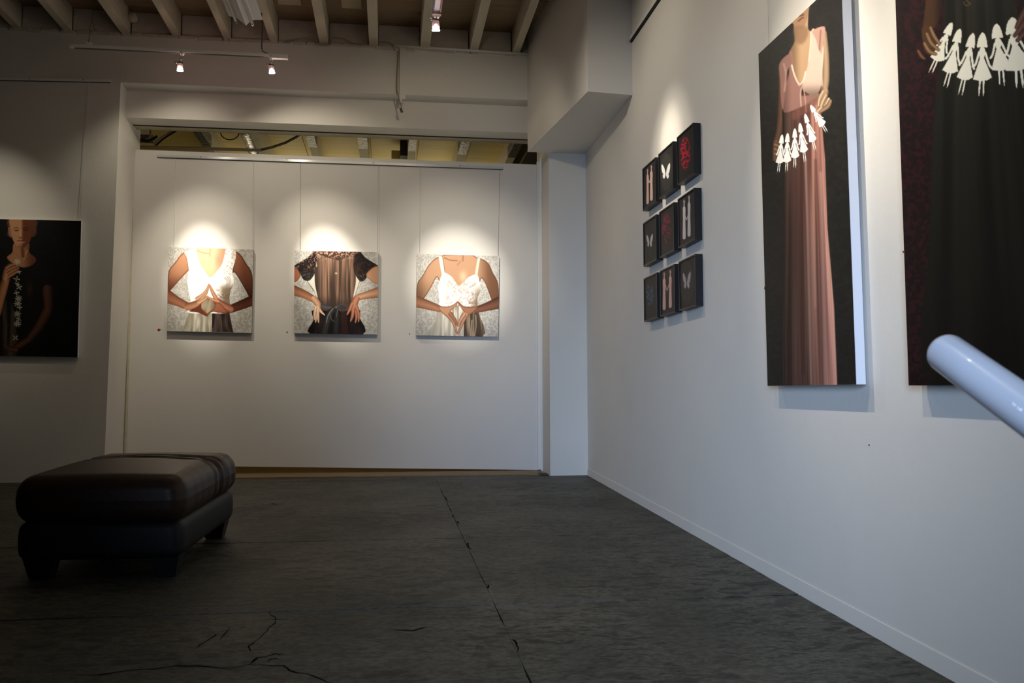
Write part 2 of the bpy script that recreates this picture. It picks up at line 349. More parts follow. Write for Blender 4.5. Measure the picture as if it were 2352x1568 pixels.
def duct():
    t = thing('foil_duct', 'shiny crumpled foil duct in the gap above the partition', 'duct', onZ(562, 318, 2.90))
    bm = bmesh.new(); P0 = Vector(onZ(561, 297, 2.97)); P1 = Vector(onZ(580, 342, 2.97))
    n = 14; pts = [P0.lerp(P1, i/n*1.25)+Vector((0, 0, -.0)) for i in range(n+1)]; tube(bm, pts, [.056+.007*(i % 2)+random.uniform(-.003, .003) for i in range(n+1)], 16)
    place(bm_obj('duct_body', bm, FOIL, t, True))
    bm = bmesh.new(); a = pts[4]; tube(bm, [a+Vector((.09, .1, .02)), a+Vector((.13, .3, 0)), a+Vector((.10, .55, -.01))], .03, 8); place(bm_obj('foil_strip', bm, FOILD, t, True))
duct()
o = tubeo('pipe', [onY(300, 337, 9.9), onY(460, 341, 9.9), onY(600, 345, 9.9)], .017, CABLE); tag(o, 'grey pipe running level just behind the partition top at its left end', 'pipe')
o = tubeo('cable', [onY(596, 345, 9.92), onY(625, 338, 9.92), onY(655, 328, 9.92), onY(680, 315, 9.9), onY(700, 300, 9.9)], .014, CABLED); tag(o, 'grey cable rising to the right from the end of the level pipe', 'cable')
o = tubeo('cable', [onY(355, 338, 9.95), onY(357, 326, 9.95), onY(368, 317, 9.95), onY(385, 307, 9.95), onY(405, 294, 9.95)], .010, CABLE); tag(o, 'pale cable curving up behind the partition near the left jamb', 'cable')
o = tubeo('cable', [onY(358, 334, 9.97), onY(372, 321, 9.97), onY(390, 309, 9.97), onY(412, 296, 9.97)], .010, SLOT); tag(o, 'black cable running alongside the pale one near the left jamb', 'cable')
o = tubeo('cable', [onY(500, 262, 9.95), onY(505, 300, 9.95)]+[onY(528+22*math.cos(a), 302+19*math.sin(a), 9.95) for a in [math.pi*(1-k/8)*.98 for k in range(0, 9)]]+[onY(551, 262, 9.95)], .0055, SLOT); tag(o, 'thin black cable hanging in a loop beside the foil duct', 'cable')
def junction():
    t = thing('junction_box', 'dark metal junction box with short pipes in the left end of the gap', 'box', onY(330, 318, 10.0))
    a = onY(310, 308, 10.0); b = onY(350, 322, 10.0); place(boxo('box_body', (a[0], b[0], 10.0, 10.12, b[2], a[2]), FOILD, t, .006))
    place(tubeo('elbow', [onY(345, 298, 9.96), onY(346, 312, 9.96), onY(342, 318, 9.96), onY(334, 320, 9.96)], .011, CABLE, t))
    place(tubeo('elbow', [onY(313, 316, 9.96), onY(325, 322, 9.96), onY(340, 324, 9.96), onY(352, 319, 9.96), onY(362, 313, 9.96)], .016, BLACKM, t))
    a = onY(318, 296, 9.97); b = onY(340, 308, 9.97); place(boxo('cover_plate', (a[0], b[0], 9.97, 9.98, b[2], a[2]), WALL, t))
junction()

# ---- conduit, trunking and cable on the wall head
o = tubeo('conduit', [onY(906, 105, 8.97), onY(1060, 114, 8.97), onY(1219, 124.5, 8.97)], .013, WHITE); tag(o, 'white painted conduit along the wall head, ending at the soffit box', 'pipe')
tr = thing('cable_trunking', 'short white vertical trunking with a hanging cable on the beam face', 'trunking', onY(924, 110, 8.98))
a = onY(918, 112, 8.98); b = onY(931, 228, 8.98); place(boxo('trunk_cover', (a[0], b[0], 8.965, 9.0, b[2], a[2]), WALL, tr, .003))
a = onY(916, 109, 8.98); b = onY(924, 236, 8.98); place(boxo('trunk_back', (a[0]+.01, b[0], 8.972, 9.0, b[2], a[2]), WALL, tr, .003))
place(tubeo('clip', [onY(904, 105, 8.95), onY(909, 112, 8.95), onY(915, 116, 8.95)], .006, WHITE, tr))
place(tubeo('hanging_cable', [onY(905, 106, 8.955), onY(911, 112, 8.955), onY(915, 118, 8.955), onY(914, 140, 8.955), onY(912, 180, 8.955), onY(911.5, 205, 8.955), onY(916, 225, 8.94), onY(921, 243, 8.93), onY(923, 254, 8.93)], .0065, CABLE, tr))
place(tubeo('cable_end', [onY(920, 249, 8.93), onY(923.5, 258, 8.93)], .013, CABLED, tr))
o = tubeo('cable', [onY(652, 97, 8.97), onY(690, 90, 8.97), onY(720, 92, 8.97), onY(735, 103, 8.97), onY(757, 103, 8.97), onY(764, 87, 8.97), onY(790, 89, 8.97), onY(815, 101, 8.97), onY(848, 103, 8.97), onY(868, 102, 8.96), (onY(873, 96, 8.96)), onY(895, 97, 8.96), onY(905, 104, 8.96)], .006, CABLE); tag(o, 'thin painted cable sagging along the wall head under the joists', 'cable')
o = tubeo('cable', [onY(959, 30, 8.6), onY(968, 36, 8.75), onY(970, 48, 8.9), onY(966, 75, 8.96), onY(962, 88, 8.97), onY(965, 103, 8.97)], .006, CABLE); tag(o, 'short pale cable looping down the side of a joist above the conduit', 'cable')
o = tubeo('cable', [onY(1095, 0, 8.3), onY(1088, 22, 8.5), onY(1084, 40, 8.8), onY(1077, 60, 8.95)], .006, CABLE); tag(o, 'thin cable running down beside the second joist from the soffit', 'cable')
bm = bmesh.new(); p = onY(173, 34, 8.9); tube(bm, [(p[0], 8.99, p[2]), (p[0], 8.86, p[2])], .045, 14); p2 = onY(302, 36, 8.9); bm.free()
o = tubeo('junction_box', [(p2[0], 8.99, p2[2]), (p2[0], 8.90, p2[2])], .045, TIMBER, n=16); tag(o, 'small round painted junction box between two joists at the wall head', 'box')

# ================================================================ HANGING RAILS AND WIRES
def rail_on_Y(name, xa, ya, xb, yb, h, Y, label, m):
    t = thing(name, label, 'rail', onY((xa+xb)/2, (ya+yb)/2, Y))
    p = [onY(xa, ya, Y), onY(xb, yb, Y), onY(xb, yb+h, Y), onY(xa, ya+h, Y)]
    bm = bmesh.new(); prism(bm, [(v[0], Y-.022, v[2]) for v in p], (0, .022, 0)); bmesh.ops.bevel(bm, geom=bm.edges[:], offset=.002, segments=2, affect='EDGES'); place(bm_obj('rail_body', bm, m, t))
    bm = bmesh.new(); q = [(v[0], Y-.016, v[2]) for v in p]; q = [(q[3][0], Y-.018, q[3][2]), (q[2][0], Y-.018, q[2][2]), (q[2][0], Y-.018, q[2][2]-.0035), (q[3][0], Y-.018, q[3][2]-.0035)]; prism(bm, q, (0, .018, 0)); place(bm_obj('rail_slot', bm, SLOTG, t))
    for k in range(4):
        f = (k+.5)/4; x = xa+(xb-xa)*f; y = ya+(yb-ya)*f+h*.35; c = onY(x, y, Y); place(tubeo('screw', [(c[0], Y-.025, c[2]), (c[0], Y-.02, c[2])], .005, CABLED, t, 8))
    return t
rail_on_Y('picture_rail', 362, 356, 1155, 384, 5.5, 9.6, 'satin aluminium hanging rail across the top of the partition panel', RAILM)
rail_on_Y('picture_rail', -240, 174.5, 255, 184, 6, 9.0, 'white hanging rail high on the wall left of the opening', WHITE)
t = thing('picture_rail', 'hanging rail with a dark groove high on the right wall, starting at the soffit', 'rail', onX(1452, 95, W))
a = Vector(onX(1452, 95, W)); zr = a.z
bm = bmesh.new(); box(bm, W-.02, W, 0.6, a.y, zr+.008, zr+.04); place(bm_obj('rail_body', bm, WALL, t))
bm = bmesh.new(); box(bm, W-.017, W, 0.6, a.y, zr-.010, zr+.008); place(bm_obj('rail_slot', bm, SLOT, t))
def wire(pa, pb, label):
    o = tubeo('hanging_wire', [pa, pb],   .0016, WIREM, n=6); tag(o, label, 'wire')
YC = 9.6-.045
for (x0, y0, x1, y1, lb) in ((403, 367, 399, 572, 'left hanging wire of the steepled-hands canvas left on the partition'), (583, 373, 581, 576, 'right hanging wire of the steepled-hands canvas left on the partition'),
        (690, 376, 689, 580, 'left hanging wire of the black lace dress canvas'), (869, 382, 867, 583, 'right hanging wire of the black lace dress canvas'),
        (965, 386, 964, 588, 'left hanging wire of the white slip canvas near the pier'), (1147, 391, 1144, 592, 'right hanging wire of the white slip canvas near the pier')):
    wire(onY(x0, y0-4, 9.585), onY(x1, y1, 9.578), lb)
wire(onY(203, 188, 8.985), onY(183, 508, 8.98), 'hanging wire of the dark portrait on the left wall')
p = onX(1766, 106, W-.012); wire((W-.012, p[1], zr), p, 'hanging wire of the tall pink gown canvas on the right wall')

# ================================================================ PAINTINGS (painted colour laid on a fine mesh)
def cr(pts, closed=True, n=4):
    P = np.array(pts, float); N = len(P); out = []
    for i in range(N if closed else N-1):
        p0, p1, p2, p3 = (P[(i-1) % N], P[i], P[(i+1) % N], P[(i+2) % N]) if closed else (P[max(i-1, 0)], P[i], P[i+1], P[min(i+2, N-1)])
        for k in range(n):
            t = k/n; out.append(.5*((2*p1)+(-p0+p2)*t+(2*p0-5*p1+4*p2-p3)*t*t+(-p0+3*p1-3*p2+p3)*t**3))
    if not closed: out.append(P[-1])
    return np.array(out)
def sm(a, b, x): t = np.clip((x-a)/(b-a), 0, 1); return t*t*(3-2*t)
def vnoise(x, y, s, seed=0):
    r = np.random.default_rng(seed).random((128, 128)); x = x/s; y = y/s
    i = np.floor(x).astype(int); j = np.floor(y).astype(int); u = x-i; v = y-j; u = u*u*(3-2*u); v = v*v*(3-2*v)
    g = lambda a, b: r[a % 128, b % 128]
    return (g(i, j)*(1-u)+g(i+1, j)*u)*(1-v)+(g(i, j+1)*(1-u)+g(i+1, j+1)*u)*v
class Paint:
    def __init__(s, x, y, base): s.x = x; s.y = y; s.c = np.tile(np.array(base, float), (len(x), 1))
    def mix(s, a, col):
        col = np.asarray(col, float); col = col if col.ndim == 2 else np.tile(col, (len(s.x), 1)); s.c = s.c*(1-a[:, None])+col*a[:, None]
    def sd(s, P):
        x, y = s.x, s.y; ins = np.zeros(len(x), bool); dm = np.full(len(x), 1e9); N = len(P)
        for i in range(N):
            ax, ay = P[i]; bx, by = P[(i+1) % N]; c = ((ay > y) != (by > y))
            with np.errstate(divide='ignore', invalid='ignore'): xi = (bx-ax)*(y-ay)/((by-ay) if by != ay else 1e-9)+ax
            ins ^= c & (x < xi); L2 = (bx-ax)**2+(by-ay)**2+1e-9
            t = np.clip(((x-ax)*(bx-ax)+(y-ay)*(by-ay))/L2, 0, 1); dm = np.minimum(dm, (x-ax-t*(bx-ax))**2+(y-ay-t*(by-ay))**2)
        d = np.sqrt(dm); return np.where(ins, d, -d)
    def poly(s, pts, col, soft=4, smooth=True, alpha=1., rim=None):
        P = cr(pts) if smooth else np.array(pts, float); d = s.sd(P); a = sm(-soft, soft, d)*alpha
        col = col(s.x, s.y) if callable(col) else np.array(col, float)
        if rim is not None:      # (colour, width): darker edge turning away
            k = 1-sm(0, rim[1], d); col = (col if col.ndim == 2 else np.tile(col, (len(s.x), 1)))*(1-.8*k[:, None])+np.array(rim[0], float)*(.8*k[:, None])
        s.mix(a, col)
    def limb(s, pts, rad, light, dark, soft=4, side=0., alpha=1.):
        best = np.full(len(s.x), 1e9); off = np.zeros(len(s.x)); P = cr(pts, False, 4); R = np.interp(np.linspace(0, 1, len(P)), np.linspace(0, 1, len(rad)), rad); rr = np.ones(len(s.x))
        for i in range(len(P)-1):
            ax, ay = P[i]; bx, by = P[i+1]; dx, dy = bx-ax, by-ay; L = math.hypot(dx, dy)+1e-9
            t = np.clip(((s.x-ax)*dx+(s.y-ay)*dy)/L**2, 0, 1); r = R[i]*(1-t)+R[i+1]*t; d = np.hypot(s.x-ax-t*dx, s.y-ay-t*dy)/r
            o = ((s.x-ax)*dy-(s.y-ay)*dx)/L/r; m = d < best; best = np.where(m, d, best); off = np.where(m, o, off); rr = np.where(m, r, rr)
        a = sm(-soft, soft, (1-best)*rr)*alpha; k = np.clip(np.abs(off-side)/(1+abs(side)), 0, 1)**1.6
        s.mix(a, np.array(light, float)*(1-k[:, None])+np.array(dark, float)*k[:, None])
    def line(s, pts, r, col, alpha=1., soft=2): s.limb(pts, [r, r], col, col, soft, alpha=alpha)
    def blob(s, cx, cy, rx, ry, col, alpha=1., p=1.5):
        d = ((s.x-cx)/rx)**2+((s.y-cy)/ry)**2; s.mix(np.exp(-d*p)*alpha, col)
    def region(s, pts, soft=4, smooth=True): P = cr(pts) if smooth else np.array(pts, float); return sm(-soft, soft, s.sd(P))
def folds(x, y, top, bot, n, lo, hi, seed=0, x0=0, x1=1, fan=(0, 0)):
    # vertical cloth folds; lo/hi colours, fan = how far the folds spread between rows top and bot
    t = (y-top)/(bot-top); u = (x-x0-fan[0]*t)/((x1-x0)+(fan[1]-fan[0])*t); r = np.random.default_rng(seed)
    o = seed*3.7+5; q = u*n*.42+.35*vnoise(u*n*.3+o, t*3+o, 1., seed)+60
    f = .5*vnoise(q, t*1.6+9, 1., seed+1)+.3*vnoise(q*2.3, t*2+9, 1., seed+2)+.2*vnoise(q*5.1, t*2+9, 1., seed+3)
    f = sm(.22, .78, f)[:, None]; return np.array(lo, float)*(1-f)+np.array(hi, float)*f
def paint_face(name, quad_px, plane, nx, ny, crop, painter, parent, m=None, gain=1., sat=1.):
    # quad_px TL TR BR BL in photograph pixels; plane: pixel -> point; crop = (x0, y0, scale) of the sketching frame
    TL, TR, BR, BL = [np.array(p, float) for p in quad_px]
    s, t = np.meshgrid(np.linspace(0, 1, nx+1), np.linspace(0, 1, ny+1)); s = s.ravel()[:, None]; t = t.ravel()[:, None]
    px = (TL*(1-s)+TR*s)*(1-t)+(BL*(1-s)+BR*s)*t
    d = np.stack([(px[:, 0]-1176)/F, (px[:, 1]-784)/F, np.ones(len(px))], 1) @ M
    k = plane[1]/d[:, {'X': 0, 'Y': 1}[plane[0]]]; P = d*k[:, None]; P[:, 2] += E
    me = bpy.data.meshes.new(name); nv = len(P); me.vertices.add(nv); me.vertices.foreach_set('co', P.astype(np.float32).ravel())
    i, j = np.meshgrid(np.arange(nx), np.arange(ny)); a = (j*(nx+1)+i).ravel(); q = np.stack([a, a+nx+1, a+nx+2, a+1], 1).ravel().astype(np.int32)
    nf = nx*ny; me.loops.add(nf*4); me.loops.foreach_set('vertex_index', q); me.polygons.add(nf); me.polygons.foreach_set('loop_start', (np.arange(nf)*4).astype(np.int32))
    me.update(calc_edges=True)
    C = Paint((px[:, 0]-crop[0])/crop[2], (px[:, 1]-crop[1])/crop[2], (128, 128, 128)); painter(C)
    g_ = C.c.mean(1, keepdims=True); c = np.clip((g_+(C.c-g_)*sat)*gain, 0, 255)/255; c = np.where(c <= .04045, c/12.92, ((c+.055)/1.055)**2.4)
    at = me.color_attributes.new('paint', 'FLOAT_COLOR', 'POINT'); at.data.foreach_set('color', np.concatenate([c, np.ones((nv, 1))], 1).astype(np.float32).ravel())
    o = link(name, me, m or OIL, parent); place(o); return o
OIL = bpy.data.materials.new('oil_paint'); OIL.use_nodes = True
_n = OIL.node_tree.nodes; _a = _n.new('ShaderNodeAttribute'); _a.attribute_name = 'paint'; OIL.node_tree.links.new(_a.outputs['Color'], _n['Principled BSDF'].inputs['Base Color'])
_n['Principled BSDF'].inputs['Roughness'].default_value = .5; _n['Principled BSDF'].inputs['Specular IOR Level'].default_value = .16
_t = _n.new('ShaderNodeTexCoord'); _w = _n.new('ShaderNodeTexNoise'); _w.inputs['Scale'].default_value = 380; _b = _n.new('ShaderNodeBump'); _b.inputs['Strength'].default_value = .15; _b.inputs['Distance'].default_value = .001
OIL.node_tree.links.new(_t.outputs['Object'], _w.inputs['Vector']); OIL.node_tree.links.new(_w.outputs[0], _b.inputs['Height']); OIL.node_tree.links.new(_b.outputs[0], _n['Principled BSDF'].inputs['Normal'])

SK_L, SK_M, SK_D, SK_DD = (226, 172, 128), (176, 112, 74), (112, 56, 34), (64, 30, 20)
def damask(C, lo=(176, 170, 160), hi=(208, 204, 196)):
    n = vnoise(C.x+40*vnoise(C.x, C.y, 60, 3), C.y+60*vnoise(C.x, C.y, 50, 4), 20, 1)*.5+vnoise(C.x, C.y, 8, 2)*.5
    k = sm(.38, .62, n)[:, None]; C.c = np.array(lo, float)*(1-k)+np.array(hi, float)*k
def lace(C, reg, amt, dark, sc=14, seed=8):
    n = vnoise(C.x+30*vnoise(C.x, C.y, 30, seed+1), C.y, sc, seed); C.mix(reg*sm(.55, .7, n)*amt, dark)

def p_steeple(C):      # white bodice, hands steepled
    damask(C)
    C.poly([(430, 1050), (1005, 1060), (1060, 1345), (365, 1335)], lambda x, y: np.where(((x > 765)[:, None]), folds(x, y, 1050, 1340, 26, (34, 24, 22), (92, 74, 66), 3, 700, 1050, (-20, 40)), folds(x, y, 1050, 1340, 24, (158, 148, 124), (226, 218, 198), 2, 400, 800, (-60, 0))), 5, False)
    # upper arms
    C.poly([(395, 232), (330, 275), (250, 380), (165, 500), (150, 760), (185, 768), (300, 640), (430, 500), (450, 480), (440, 380), (415, 280)], lambda x, y: np.array(SK_M)+(sm(650, 250, y)*.45+sm(420, 250, x)*.1)[:, None]*np.array([60, 55, 45])-sm(500, 760, y)[:, None]*np.array([60, 55, 38]), 5, rim=(SK_D, 26))
    C.poly([(1090, 232), (1170, 280), (1230, 380), (1325, 560), (1320, 980), (1280, 860), (1190, 690), (1085, 520), (1050, 520), (1070, 380)], lambda x, y: np.array(SK_D)+sm(700, 250, y)[:, None]*np.array([40, 26, 16])-sm(600, 900, y)[:, None]*np.array([40, 24, 14]), 5, rim=(SK_DD, 24))
    # chest
    C.poly([(525, 182), (975, 184), (968, 300), (900, 460), (745, 600), (600, 440), (545, 290)], lambda x, y: np.array((240, 200, 150))+sm(760, 960, x)[:, None]*np.array([-34, -58, -50]), 6)
    C.line([(560, 205), (640, 245), (720, 250)], 9, (196, 138, 96), .7, 8); C.line([(745, 190), (735, 290)], 9, (196, 136, 92), .6, 8); C.blob(860, 330, 60, 90, (214, 140, 112), .6)
    # bodice
    bod = [(385, 236), (460, 205), (535, 182), (552, 260), (600, 400), (660, 490), (745, 585), (840, 490), (905, 400), (940, 270), (965, 182), (1040, 200), (1098, 240), (1085, 360), (1050, 470), (1048, 540), (1068, 600), (1060, 690), (1022, 770), (1008, 880), (998, 1070), (720, 1080), (430, 1070), (470, 940), (440, 760), (425, 620), (445, 500), (425, 350), (405, 280)]
    C.poly(bod, lambda x, y: np.array((248, 248, 244))-(sm(820, 960, x)*sm(640, 760, y))[:, None]*np.array([118, 140, 160])-(sm(1000, 1100, x)*.5)[:, None]*np.array([40, 50, 60]), 4)
    r = C.region(bod); lace(C, r*sm(880, 960, C.x)*sm(620, 500, C.y), .55, (168, 136, 110), 13); lace(C, r*sm(600, 500, C.y)*sm(620, 520, C.x), .18, (190, 180, 170), 15); lace(C, r*sm(700, 760, C.y)*sm(760, 900, C.x), .5, (110, 80, 60), 17)
    for k in range(4): C.line([(930+k*22, 590-k*8), (975+k*18, 640), (950+k*14, 712)], 5, (150, 134, 120), .7, 4)
    C.poly([(610, 930), (690, 850), (800, 930), (790, 1010), (705, 1080), (620, 1000)], lambda x, y: folds(x, y, 850, 1080, 20, (128, 108, 82), (186, 168, 132), 6, 600, 800), 6)
    # forearms and hands
    C.limb([(150, 850), (290, 920), (430, 985)], [92, 62, 50], (178, 108, 72), SK_D, 5, -.2)
    C.limb([(430, 990), (540, 960), (620, 900)], [52, 52, 40], (196, 128, 88), SK_D, 5, -.25)
    for a, b, c_, w1 in (((600, 900), (680, 800), (722, 682), 24), ((590, 930), (660, 890), (704, 846), 20), ((560, 880), (640, 820), (700, 740), 20)): C.limb([a, b, c_], [w1+8, w1, 11], (226, 168, 122), (142, 82, 52), 4)
    C.poly([(450, 1050), (560, 990), (615, 950), (625, 1010), (705, 1085), (700, 1125), (650, 1105), (560, 1068)], (112, 52, 32), 5); C.line([(620, 1010), (700, 1090)], 8, (176, 104, 68), .8, 4)
    C.limb([(1320, 905), (1150, 975), (1000, 1030)], [72, 62, 52], (108, 48, 30), (54, 20, 14), 5, .3)
    C.limb([(1010, 1020), (900, 970), (820, 900)], [54, 60, 44], (196, 116, 78), (110, 52, 34), 5)
    C.poly([(980, 1075), (860, 1070), (770, 1060), (705, 1110), (700, 1085), (790, 1010), (820, 930), (900, 960)], (170, 92, 62), 5, rim=((110, 50, 32), 22))
    for a, b, c_, w1 in (((830, 890), (780, 800), (728, 686), 24), ((840, 910), (770, 890), (706, 856), 18)): C.limb([a, b, c_], [w1+8, w1, 11], (222, 150, 108), (146, 78, 50), 4)
def p_lace(C):         # sheer black lace dress, hands on hips
    damask(C, (170, 166, 158), (204, 201, 195))
    C.poly([(330, 590), (450, 470), (520, 760), (500, 850), (455, 740), (395, 650)], (214, 206, 190), 6); C.poly([(1110, 590), (1040, 480), (1010, 780), (1045, 810), (1080, 700)], (218, 208, 192), 6)
    C.line([(350, 600), (455, 750)], 5, (90, 86, 76), .8); C.line([(1105, 600), (1045, 790)], 5, (96, 84, 70), .7)
    # skirt
    C.poly([(460, 1000), (1060, 1000), (1100, 1120), (1150, 1365), (400, 1360), (440, 1160)], lambda x, y: folds(x, y, 1000, 1360, 18, (10, 8, 8), (48, 30, 28), 5, 430, 1120, (-40, 30)), 5)
    C.poly([(830, 1040), (900, 1060), (940, 1360), (850, 1360)], (66, 26, 22), 18, alpha=.7)
    # torso
    tor = [(450, 185), (640, 170), (900, 170), (1110, 185), (1060, 300), (1050, 480), (1045, 640), (1010, 830), (1000, 1010), (520, 1010), (500, 830), (462, 640), (455, 480), (455, 300)]
    C.poly(tor, lambda x, y: folds(x, y, 180, 1000, 34, (50, 36, 30), (158, 112, 86), 9, 440, 1060), 5); r = C.region(tor, 6)
    C.mix(r*(sm(600, 480, C.x)+sm(960, 1060, C.x)+sm(780, 960, C.y)*.9).clip(0, 1)*.75, (52, 40, 34)); C.blob(760, 560, 40, 240, (92, 66, 50), .7)
    C.poly([(450, 170), (1110, 175), (1000, 215), (930, 240), (800, 300), (640, 260), (540, 215)], (70, 44, 34), 8); lace(C, sm(330, 180, C.y)*r, .9, (206, 156, 124), 15)
    C.line([(500, 215), (475, 300), (480, 380)], 13, (208, 170, 140), .8, 9); C.blob(765, 485, 18, 14, (206, 210, 190), .9)
    # sleeves
    for sl in ([(450, 180), (340, 270), (165, 375), (200, 415), (250, 500), (300, 580), (380, 590), (450, 500), (470, 380), (500, 230)], [(1105, 180), (1200, 270), (1360, 370), (1340, 400), (1260, 430), (1190, 570), (1120, 605), (1050, 520), (1015, 400), (1030, 260)]):
        C.poly(sl, (30, 20, 18), 5); q = C.region(sl, 5); lace(C, q*sm(560, 300, C.y)*sm(1100, 400, C.x), .75, (176, 118, 88), 17); lace(C, q*sm(900, 1000, C.x), .35, (110, 56, 46), 22); lace(C, q*sm(450, 520, C.y), .5, (96, 112, 100), 12)
    # arms
    C.poly([(160, 415), (205, 420), (245, 490), (245, 545), (165, 610)], (172, 92, 56), 5, rim=(SK_D, 18)); C.poly([(1265, 425), (1370, 395), (1370, 640), (1200, 530)], (206, 146, 104), 6, rim=(SK_M, 24))
    C.limb([(150, 730), (310, 790), (440, 860)], [74, 56, 46], (186, 118, 78), SK_D, 5, -.2); C.limb([(1380, 760), (1200, 800), (1060, 840)], [82, 52, 42], (216, 158, 116), (150, 84, 54), 5)
    C.limb([(450, 860), (500, 930), (510, 1000)], [48, 46, 30], (212, 158, 118), (150, 90, 62), 5)
    for pts in ([(505, 980), (550, 1040), (598, 1085)], [(480, 1000), (480, 1100), (470, 1188)], [(500, 1010), (505, 1110), (512, 1190)], [(470, 980), (455, 1080), (455, 1150)]): C.limb(pts, [26, 20, 9], (236, 198, 160), (170, 112, 80), 4)
    C.limb([(1060, 850), (1030, 920), (1020, 1000)], [46, 50, 40], (206, 132, 92), (140, 70, 46), 5)
    for pts in ([(990, 940), (960, 1010), (925, 1078)], [(1010, 1010), (1000, 1100), (975, 1172)], [(1050, 1010), (1060, 1100), (1045, 1192)], [(1060, 980), (1092, 1080), (1088, 1180)]): C.limb(pts, [28, 22, 10], (206, 128, 90), (130, 60, 40), 4)
    # bow
    C.poly([(550, 930), (640, 945), (745, 975), (700, 1000), (580, 1010), (550, 975)], (74, 72, 74), 5, rim=((40, 38, 40), 16)); C.poly([(770, 965), (860, 930), (925, 960), (920, 1010), (860, 1030), (790, 1000)], (60, 50, 54), 5, rim=((104, 98, 100), 10))
    C.limb([(760, 975), (670, 1080), (590, 1360)], [22, 48, 60], (56, 54, 52), (22, 22, 22), 4); C.limb([(765, 980), (775, 1100), (760, 1360)], [20, 42, 60], (44, 42, 42), (16, 15, 15), 4)
    C.line([(720, 990), (650, 1090), (625, 1200)], 5, (150, 148, 150), .8, 4); C.line([(670, 1060), (700, 1150), (745, 1180)], 4, (120, 120, 122), .7, 4); C.line([(790, 1000), (770, 1110)], 5, (110, 110, 112), .7, 4); C.blob(765, 975, 26, 18, (120, 116, 116), .9)
def p_slip(C):         # white lace slip, fingers pointing down
    damask(C, (182, 177, 168), (214, 211, 205))
    # skin body
    C.poly([(600, 150), (950, 155), (1035, 195), (1130, 225), (1210, 290), (1270, 420), (1345, 580), (1345, 900), (1255, 815), (1180, 620), (1110, 495), (1070, 560), (1000, 620), (560, 600), (490, 520), (455, 480), (380, 620), (280, 780), (170, 900), (175, 590), (260, 450), (330, 320), (430, 215), (520, 180)],
           lambda x, y: np.array((206, 150, 108))-(sm(1000, 1250, x)*.9)[:, None]*np.array([84, 76, 62])-(sm(330, 180, x)*.6+sm(450, 800, y)*sm(480, 300, x)*.7)[:, None]*np.array([60, 50, 40]), 5, rim=(SK_D, 22))
    C.blob(840, 470, 60, 90, (246, 206, 160), .8); C.line([(570, 200), (660, 235), (750, 240)], 9, (146, 90, 58), .7, 8); C.line([(840, 165), (835, 240)], 12, (150, 96, 62), .6, 10); C.line([(800, 250), (760, 300)], 10, (150, 96, 62), .4, 12)
    # skirt
    C.poly([(470, 900), (1050, 900), (1065, 1000), (1115, 1345), (380, 1330), (450, 1080)], lambda x, y: np.where((x > 850)[:, None], folds(x, y, 900, 1340, 16, (66, 50, 38), (176, 150, 122), 3, 850, 1110, (0, 30)), folds(x, y, 900, 1340, 26, (176, 168, 152), (232, 226, 212), 2, 420, 850, (-40, 0))), 5)
    C.poly([(1000, 980), (1062, 990), (1112, 1340), (1010, 1340)], (66, 48, 34), 14, alpha=.8); C.line([(965, 1100), (945, 1320)], 8, (196, 172, 140), .8, 5); C.line([(1020, 1030), (1025, 1180), (1005, 1320)], 8, (186, 160, 128), .8, 5)
    bod = [(545, 430), (600, 425), (680, 480), (735, 560), (785, 600), (850, 545), (920, 480), (1010, 440), (1050, 455), (1090, 620), (1080, 700), (1045, 790), (1035, 910), (900, 920), (520, 920), (500, 800), (480, 640), (500, 530)]
    C.poly(bod, lambda x, y: np.array((250, 250, 246))-(sm(930, 1080, x)*sm(520, 760, y))[:, None]*np.array([90, 112, 130])-(sm(900, 1000, x)*sm(760, 840, y))[:, None]*np.array([40, 50, 55]), 4); r = C.region(bod)
    lace(C, r*sm(540, 640, C.x)*sm(1000, 900, C.x)*sm(440, 560, C.y), .65, (206, 160, 130), 19); lace(C, r*sm(860, 940, C.x)*sm(640, 720, C.y), .6, (150, 112, 84), 15)
    for k in range(3): C.line([(920+26*k, 640-20*k), (965+20*k, 600), (1000+14*k, 560)], 5, (150, 130, 108), .6, 5)
    C.poly([(485, 180), (535, 180), (580, 430), (530, 440)], (240, 232, 214), 4, False); C.poly([(1045, 205), (1085, 205), (1045, 450), (1005, 450)], (226, 212, 190), 4, False); C.line([(545, 200), (575, 400)], 5, (120, 70, 44), .6, 4)
    # forearms, hands
    C.limb([(160, 830), (330, 880), (500, 935)], [86, 66, 46], (186, 120, 82), (116, 62, 40), 5, -.15); C.limb([(1350, 850), (1180, 905), (1040, 945)], [88, 60, 46], (140, 84, 58), (78, 38, 26), 5, .2)
    C.poly([(480, 905), (620, 900), (700, 870), (762, 825), (740, 900), (665, 960), (660, 1010), (620, 1050), (540, 1000)], (200, 138, 98), 5, rim=((140, 84, 56), 26)); C.poly([(1050, 905), (920, 905), (840, 890), (766, 825), (780, 900), (835, 960), (860, 1020), (880, 1040), (980, 990)], (176, 112, 78), 5, rim=((120, 66, 44), 26))
    C.poly([(765, 880), (680, 955), (670, 1000), (700, 1060), (762, 1145), (800, 1060), (845, 1000), (830, 950)], lambda x, y: folds(x, y, 870, 1140, 26, (150, 136, 116), (236, 230, 216), 4, 660, 860), 4)
    for pts, c1 in (([(630, 1030), (700, 1130), (750, 1290)], (206, 146, 108)), ([(660, 1010), (720, 1100), (762, 1180)], (176, 110, 76)), ([(880, 1030), (830, 1130), (768, 1290)], (206, 142, 104)), ([(850, 1020), (800, 1100), (768, 1180)], (216, 158, 118))): C.limb(pts, [34, 24, 12], c1, (124, 70, 46), 4)
